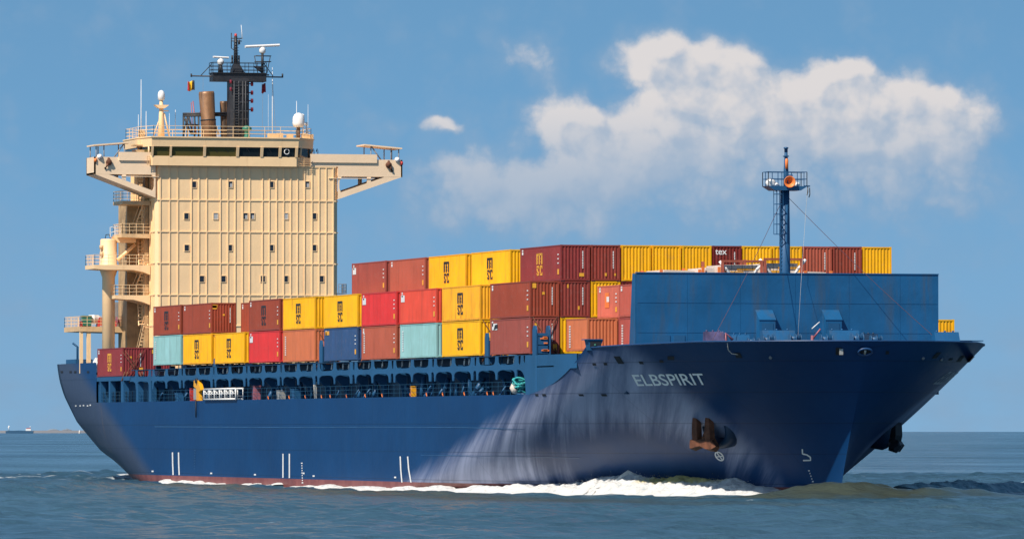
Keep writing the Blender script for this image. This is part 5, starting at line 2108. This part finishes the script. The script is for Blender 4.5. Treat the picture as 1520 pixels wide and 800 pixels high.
# lashing rods, lashing bridges
g = MB()
def rods(xf, y, z, up=HC + 1.0, cross=True):
    a = xf + .08
    g.cut().tube([(a + .3, y - 1.15, z - .5), (a, y + 1.0, z + up)], .035, 5)
    g.cut().tube([(a + .36, y + 1.15, z - .5), (a + .06, y - 1.0, z + up)], .035, 5)
    for s in (-1, 1):
        g.cut().tube([(a + .33, y + s * 1.1, z - .5), (a + .3, y + s * .75, z + .45)], .07, 5)
rods(0, ROW(1), ZT1, 2.9)
rods(-165.9 + L40, -15.0, 10.8, 2.6)
rods(-165.9 + L40, -15.3, 10.8, 2.5)
for b in (8, 5, 4, 1):
    rods(BAY[b] + L40, ROW(1), ZT1, 2.9)
g.build_each('lashing_rod', M['rust'], ship)
for xb, h in ((-13.7, 2.0), (.9, 2.4), (-70.6, 2.1), (-112.9, .9)):
    g = MB()
    for yy in (-16.1, -15.0):
        g.prism([(xb - .55, 10.7), (xb + .55, 10.7), (xb + .55, 11.3 + h - .35), (xb + .3, 11.3 + h), (xb - .3, 11.3 + h), (xb - .55, 11.3 + h - .35)], lambda a, c_, w: (a, w, c_), yy, yy + .12)
    for z in (11.4, 12.1, 12.8):
        if z < 11.3 + h - .3:
            g.box(xb - .5, xb + .5, -15.95, -14.9, z, z + .06)
    g.box(xb + .4, xb + .5, -15.95, -15.1, 10.8, 11.3 + h - .6)
    lb = g.build('lashing_bridge', M['blue'], ship)
    g = MB()
    rr = random.Random(int(xb))
    for k in range(7):
        z = 11.2 + rr.random() * (h - .6)
        g.box(xb + .51, xb + .58, -15.9 + rr.random() * .5, -15.3 + rr.random() * .3, z, z + .1)
    g.build('twistlock_rack', M['orange'], lb)
# twistlocks between tiers at the forward face
g = MB()
for k in range(1, 13):
    for z in (ZT2, ZT3):
        if z == ZT3 and k == 1:
            continue
        g.cut().box(-.4, .03, ROW(k) - 1.2, ROW(k) - .9, z - .03, z + .02)
        g.cut().box(-.4, .03, ROW(k) + .9, ROW(k) + 1.2, z - .03, z + .02)
g.build_each('twistlock', M['dark'], ship)

# flat racks with cargo standing ahead of the top tier, seen over the breakwater
def rack(px0, px1, py0, label, cargo):
    X = 12.4
    a, c_ = atX(px0, py0, X), atX(px1, py0, X)
    zb_ = 16.9
    o = thing('flat_rack', label, 'flat rack', (X, (a.y + c_.y) / 2, zb_), 'flat racks ahead of the top tier')
    w = c_.y - a.y
    zt_ = a.z - zb_
    g = MB()
    g.box(-5.5, 0, -w / 2, w / 2, 0, .28)
    for s in (-1, 1):
        g.box(-.14, .0, s * w / 2, s * (w / 2 - .22), .28, zt_)
        g.box(-5.5, -5.35, s * w / 2, s * (w / 2 - .22), .28, zt_)
    if cargo > 1:
        g.box(-.14, 0, -w / 2 + .22, w / 2 - .22, zt_ - .16, zt_)
    g.build('rack_frame', M['orange'] if cargo < 2 else paint('rack_red', (.40, .10, .06), .6, .3), o)
    g = MB()
    if cargo == 0:
        g.prism([(-w / 2 + .3, .28), (w / 2 - .3, .28), (w / 2 - .5, zt_ * .9), (-w / 2 + .4, zt_ * .95)], lambda p, q_, x: (x, p, q_), -5.2, -.2)
        g.build('cargo_cover', M['tarp'], o)
    else:
        g.box(-5.2, -.35, -w / 2 + .35, w / 2 - .35, .28, zt_ * .8)
        g.build('cargo_cover', M['tarp'], o)
        g = MB()
        for s in (-1, 1):
            g.cut().tube([(-.2, s * .15 * w, .2), (-.2, s * (.15 * w + zt_ * .7), zt_ * .95)], .13, 5)
        g.build_each('tie_strut', M['white'], o)
        if cargo > 1:
            g = MB()
            for z in (.62, .9):
                g.tube([(-.05, -w / 2, zt_ * z), (-.05, w / 2, zt_ * z)], .02, 4)
            for k in range(5):
                y = -w / 2 + w * k / 4
                g.tube([(-.05, y, zt_ * .5), (-.05, y, zt_ * .9)], .02, 4)
            g.build('guard_rail', M['dark'], o)
            g = MB()
            g.box(-.34, -.28, -w / 2 + .4, w * .05, zt_ * .38, zt_ * .52)
            g.box(-.34, -.28, -w * .1, w / 2 - .4, zt_ * .58, zt_ * .66)
            g.build('cargo_band', M['logo_yellow'], o)


rack(980, 1041, 399.5, 'flat rack with a low pale load, left of the one with struts', 0)
rack(1042, 1070, 396, 'small pale load on a flat rack between the low one and the railed one', 0)
rack(1071, 1133, 386, 'flat rack with pale cargo, yellow band and white struts left of the foremast', 2)
rack(1134, 1192, 383, 'red framed flat rack with white struts directly behind the foremast', 2)
rack(1194, 1236, 402, 'very low flat rack right of the foremast', 0)

# ================================================================= FOAM along the bow
def foam_strip(x_pts, name, label, seed, width=5.0):
    xs_ = np.arange(x_pts[0][0], x_pts[-1][0], .16)
    hp = np.interp(xs_, [a for a, _ in x_pts], [c_ for _, c_ in x_pts])
    N = 30
    vs, fs = [], []
    rr = random.Random(seed)
    hhalf = hull_half(xs_, xs_ * 0 + .6)
    for i, x in enumerate(xs_):
        yh = YC - float(hhalf[i]) - .25 * min(1, hp[i])
        for j in range(N):
            v = j / (N - 1)
            out_ = v * (width * (.55 + .45 * min(1, hp[i])) + .8 * mnoise.noise((x * .13, seed, 0)))
            prof = math.sin(math.pi * min(1, .24 + v * .76)) ** .9 * (1 - .35 * v)
            n1_ = mnoise.fractal((x * .42, v * 2.6, seed), .9, 2.1, 5)
            n2_ = mnoise.fractal((x * 1.5, v * 7.0, seed + 5), .8, 2.1, 4)
            crest = max(0, mnoise.fractal((x * .95, seed * 2, v * .8), .7, 2.2, 6)) * max(0, 1 - abs(v - .38) * 2.8)
            z = hp[i] * (prof * (1.0 + .30 * n1_) + .16 * n2_ * prof + .60 * crest)
            z += .10 - .42 * v ** 4
            vs.append((x + .25 * n2_ * hp[i], yh - out_ + .3 * n1_ * hp[i] * v, z))
    n = len(xs_)
    for i in range(n - 1):
        for j in range(N - 1):
            fs.append((i * N + j, (i + 1) * N + j, (i + 1) * N + j + 1, i * N + j + 1))
    va = np.array(vs)
    va[:, 2] += np.maximum(wave_z(va[:, 0], va[:, 1]) + swell_z(va[:, 0], va[:, 1]), -.2)
    vs = va.tolist()
    g = MB()
    g.add(vs, fs, 0, True)
    # flecks of spray thrown off the crest
    for k in range(2600):
        i = rr.randrange(n)
        if hp[i] < .35 or rr.random() > hp[i]:
            continue
        x = xs_[i]
        yh = YC - float(hhalf[i])
        s = rr.uniform(.008, .03)
        yy = yh - rr.uniform(.8, 2.4)
        c0 = Vector((x + rr.gauss(0, .2), yy, hp[i] * (1.0 + abs(rr.gauss(0, .20))) + .15 + float(swell_z(np.array([x]), np.array([yy]))[0])))
        g.add([c0 + Vector(d_) * s for d_ in ((1, 0, 0), (-1, 0, 0), (0, 1, 0), (0, -1, 0), (0, 0, 1.3), (0, 0, -1.3))], [(0, 2, 4), (2, 1, 4), (1, 3, 4), (3, 0, 4), (2, 0, 5), (1, 2, 5), (3, 1, 5), (0, 3, 5)])
    o = g.build(name, M['foam'])
    tag(o, label, 'foam')['kind'] = 'stuff'
    return o


m, t, b = material('sea_foam')
oc = t.new('ShaderNodeTexCoord').outputs['Object']
n = t.noise(oc, 1.1, 8, .68)
fx_, fy_, fz_ = t.sep(oc)
thick = t.smooth(n, .28, .52)
c = t.mix(thick, (.52, .58, .60), (.86, .86, .84))
ol = t.math('MULTIPLY', t.math('MULTIPLY', t.smooth(fx_, 8.5, 10.0), t.smooth(fx_, 19.5, 17.0)), t.smooth(t.math('MULTIPLY_ADD', n, .9, fz_), 1.55, 1.85))
c = t.mix(t.math('MULTIPLY', ol, .85), c, (.60, .50, .11))
t.put(b.inputs['Base Color'], c)
b.inputs['Roughness'].default_value = .75
b.inputs['Subsurface Weight'].default_value = .45
b.inputs['Subsurface Radius'].default_value = (1, 1, 1)
b.inputs['Subsurface Scale'].default_value = .35
bp = t.new('ShaderNodeBump')
t.put(bp.inputs['Height'], t.noise(oc, 2.6, 8, .7))
bp.inputs['Strength'].default_value = 1.0
bp.inputs['Distance'].default_value = .5
t.l.new(bp.outputs[0], b.inputs['Normal'])
M['foam'] = m
foam_strip([(-80, .02), (-74, .10), (-60, .16), (-50, .13), (-35, .18), (-20, .26), (-10, .40), (-2, .70), (3, 1.15), (6, 1.55), (8.5, 1.12), (12, 1.05), (17, 1.0), (20.5, .80), (23, .45), (25.6, .02)], 'bow_wave_foam', 'white breaking bow wave foaming along the starboard bow', 11, 5.5)
def port_foam():
    vs, fs = [], []
    us = np.arange(0, 1.0001, 1 / 420)
    N = 18
    for u in us:
        X = 29.5 - 27 * u
        yc = 3.4 + (31.5 - X) * .86
        hgt = .42 * min(1, u * 5) * (1 - .45 * u) * (1 + .45 * mnoise.fractal((u * 9, 3, 1), .8, 2.1, 4))
        for j in range(N):
            v = j / (N - 1)
            o_ = (v - .5) * 5.2
            n_ = mnoise.fractal((u * 46, v * 4, 9), .8, 2.2, 5)
            vs.append((X + o_ * .65 + .2 * n_, yc + o_ * .75, max(.0, hgt) * math.sin(math.pi * v) ** .8 * (1 + .55 * n_) - .5 * abs(2 * v - 1) ** 4))
    va = np.array(vs)
    va[:, 2] += wave_z(va[:, 0], va[:, 1]) + swell_z(va[:, 0], va[:, 1]) - .05
    for i in range(len(us) - 1):
        for j in range(N - 1):
            fs.append((i * N + j, (i + 1) * N + j, (i + 1) * N + j + 1, i * N + j + 1))
    g = MB()
    g.add(va.tolist(), fs, 0, True)
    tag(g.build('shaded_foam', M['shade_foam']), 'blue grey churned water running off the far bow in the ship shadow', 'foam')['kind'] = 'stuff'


m, t, b = material('shadow_blue_foam')
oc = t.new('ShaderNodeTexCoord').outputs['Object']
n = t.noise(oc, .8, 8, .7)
t.put(b.inputs['Base Color'], t.mix(t.smooth(n, .35, .65), (.07, .22, .30), (.36, .54, .60)))  # blue of the ship's shadow put into the foam colour
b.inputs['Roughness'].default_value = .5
bp = t.new('ShaderNodeBump')
t.put(bp.inputs['Height'], t.noise(oc, 2.0, 8, .7))
bp.inputs['Strength'].default_value = .9
bp.inputs['Distance'].default_value = .35
t.l.new(bp.outputs[0], b.inputs['Normal'])
M['shade_foam'] = m
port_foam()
foam_strip([(-136, .0), (-131, .06), (-124, .12), (-116, .10), (-110, .04), (-104, .0)], 'hull_foam', 'small white foam patch along the hull side near the aft tug marks', 23, 3.0)
foam_strip([(-97, .0), (-92, .06), (-88, .08), (-84, .0)], 'hull_foam', 'small white foam patch along the hull side below the middle tug marks', 31, 2.6)

# ================================================================= FAR COASTER and beacon
D0 = 18000.0
base = CP + D0 * DV
along = Vector((float(RV[0]), float(RV[1]), 0))
deep_ = Vector((float(DV[0]), float(DV[1]), 0))
k_ = D0 / F
o3 = Vector((float(base[0]), float(base[1]), 0)) + along * ((29.5 - 760) * k_)
cs = thing('coaster', 'small dark blue coaster with white deckhouse far off on the horizon', 'cargo ship', o3)
Q = lambda a, c_, w: along * ((a - 29.5) * k_) + Vector((0, 0, c_ * k_)) + deep_ * w
zq = lambda py: (643.6 - py)
g = MB()
g.prism([(9.5, -.8), (48.5, -.8), (50.5, zq(640)), (46, zq(639.6)), (38, zq(639.4)), (28, zq(639.0)), (22, zq(639.4)), (14, zq(639.2)), (8.5, zq(640))], Q, -6, 6)
ho = g.build('hull', paint('coaster_blue', (.02, .085, .17), .6), cs)
g = MB()
for a, c_ in ((38.5, 46.2),):
    g.prism([(a, zq(639.4)), (c_, zq(639.4)), (c_, zq(636.6)), (a, zq(636.6))], Q, -5, 5)
dh = g.build('deckhouse', M['white'], cs)
g = MB()
g.prism([(39.5, zq(636.6)), (45.5, zq(636.6)), (45.5, zq(635.2)), (39.5, zq(635.2))], Q, -4, 4)
g.build('wheelhouse', M['pink'], dh)
g = MB()
g.tube([Q(45, zq(635.2), 0), Q(45, zq(632.8), 0)], .8, 5)
g.build('mast', M['white'], dh)
g = MB()
g.tube([Q(13.2, zq(639.4), 0), Q(13.2, zq(632), 0)], 1.1, 6)
g.tube([Q(11.5, zq(635), 0), Q(15, zq(632.5), 0)], .8, 5)
g.build('foremast', M['white'], cs)
b0 = Vector((float(base[0]), float(base[1]), 0)) + along * ((118.2 - 760) * k_)
bc = thing('beacon', 'tiny pale beacon tower on the horizon left of the big ship', 'beacon', b0)
g = MB()
g.lathe((0, 0, -2), [(2.6, 0), (2.0, 6.5), (1.6, 7)], 10)
g.build('tower', M['tarp'], bc)
g = MB()
g.lathe((0, 0, 5.0), [(2.4, 0), (2.4, .6), (1.3, .7), (1.3, 2.2), (0, 3.2)], 10)
g.build('lantern', M['white'], bc)
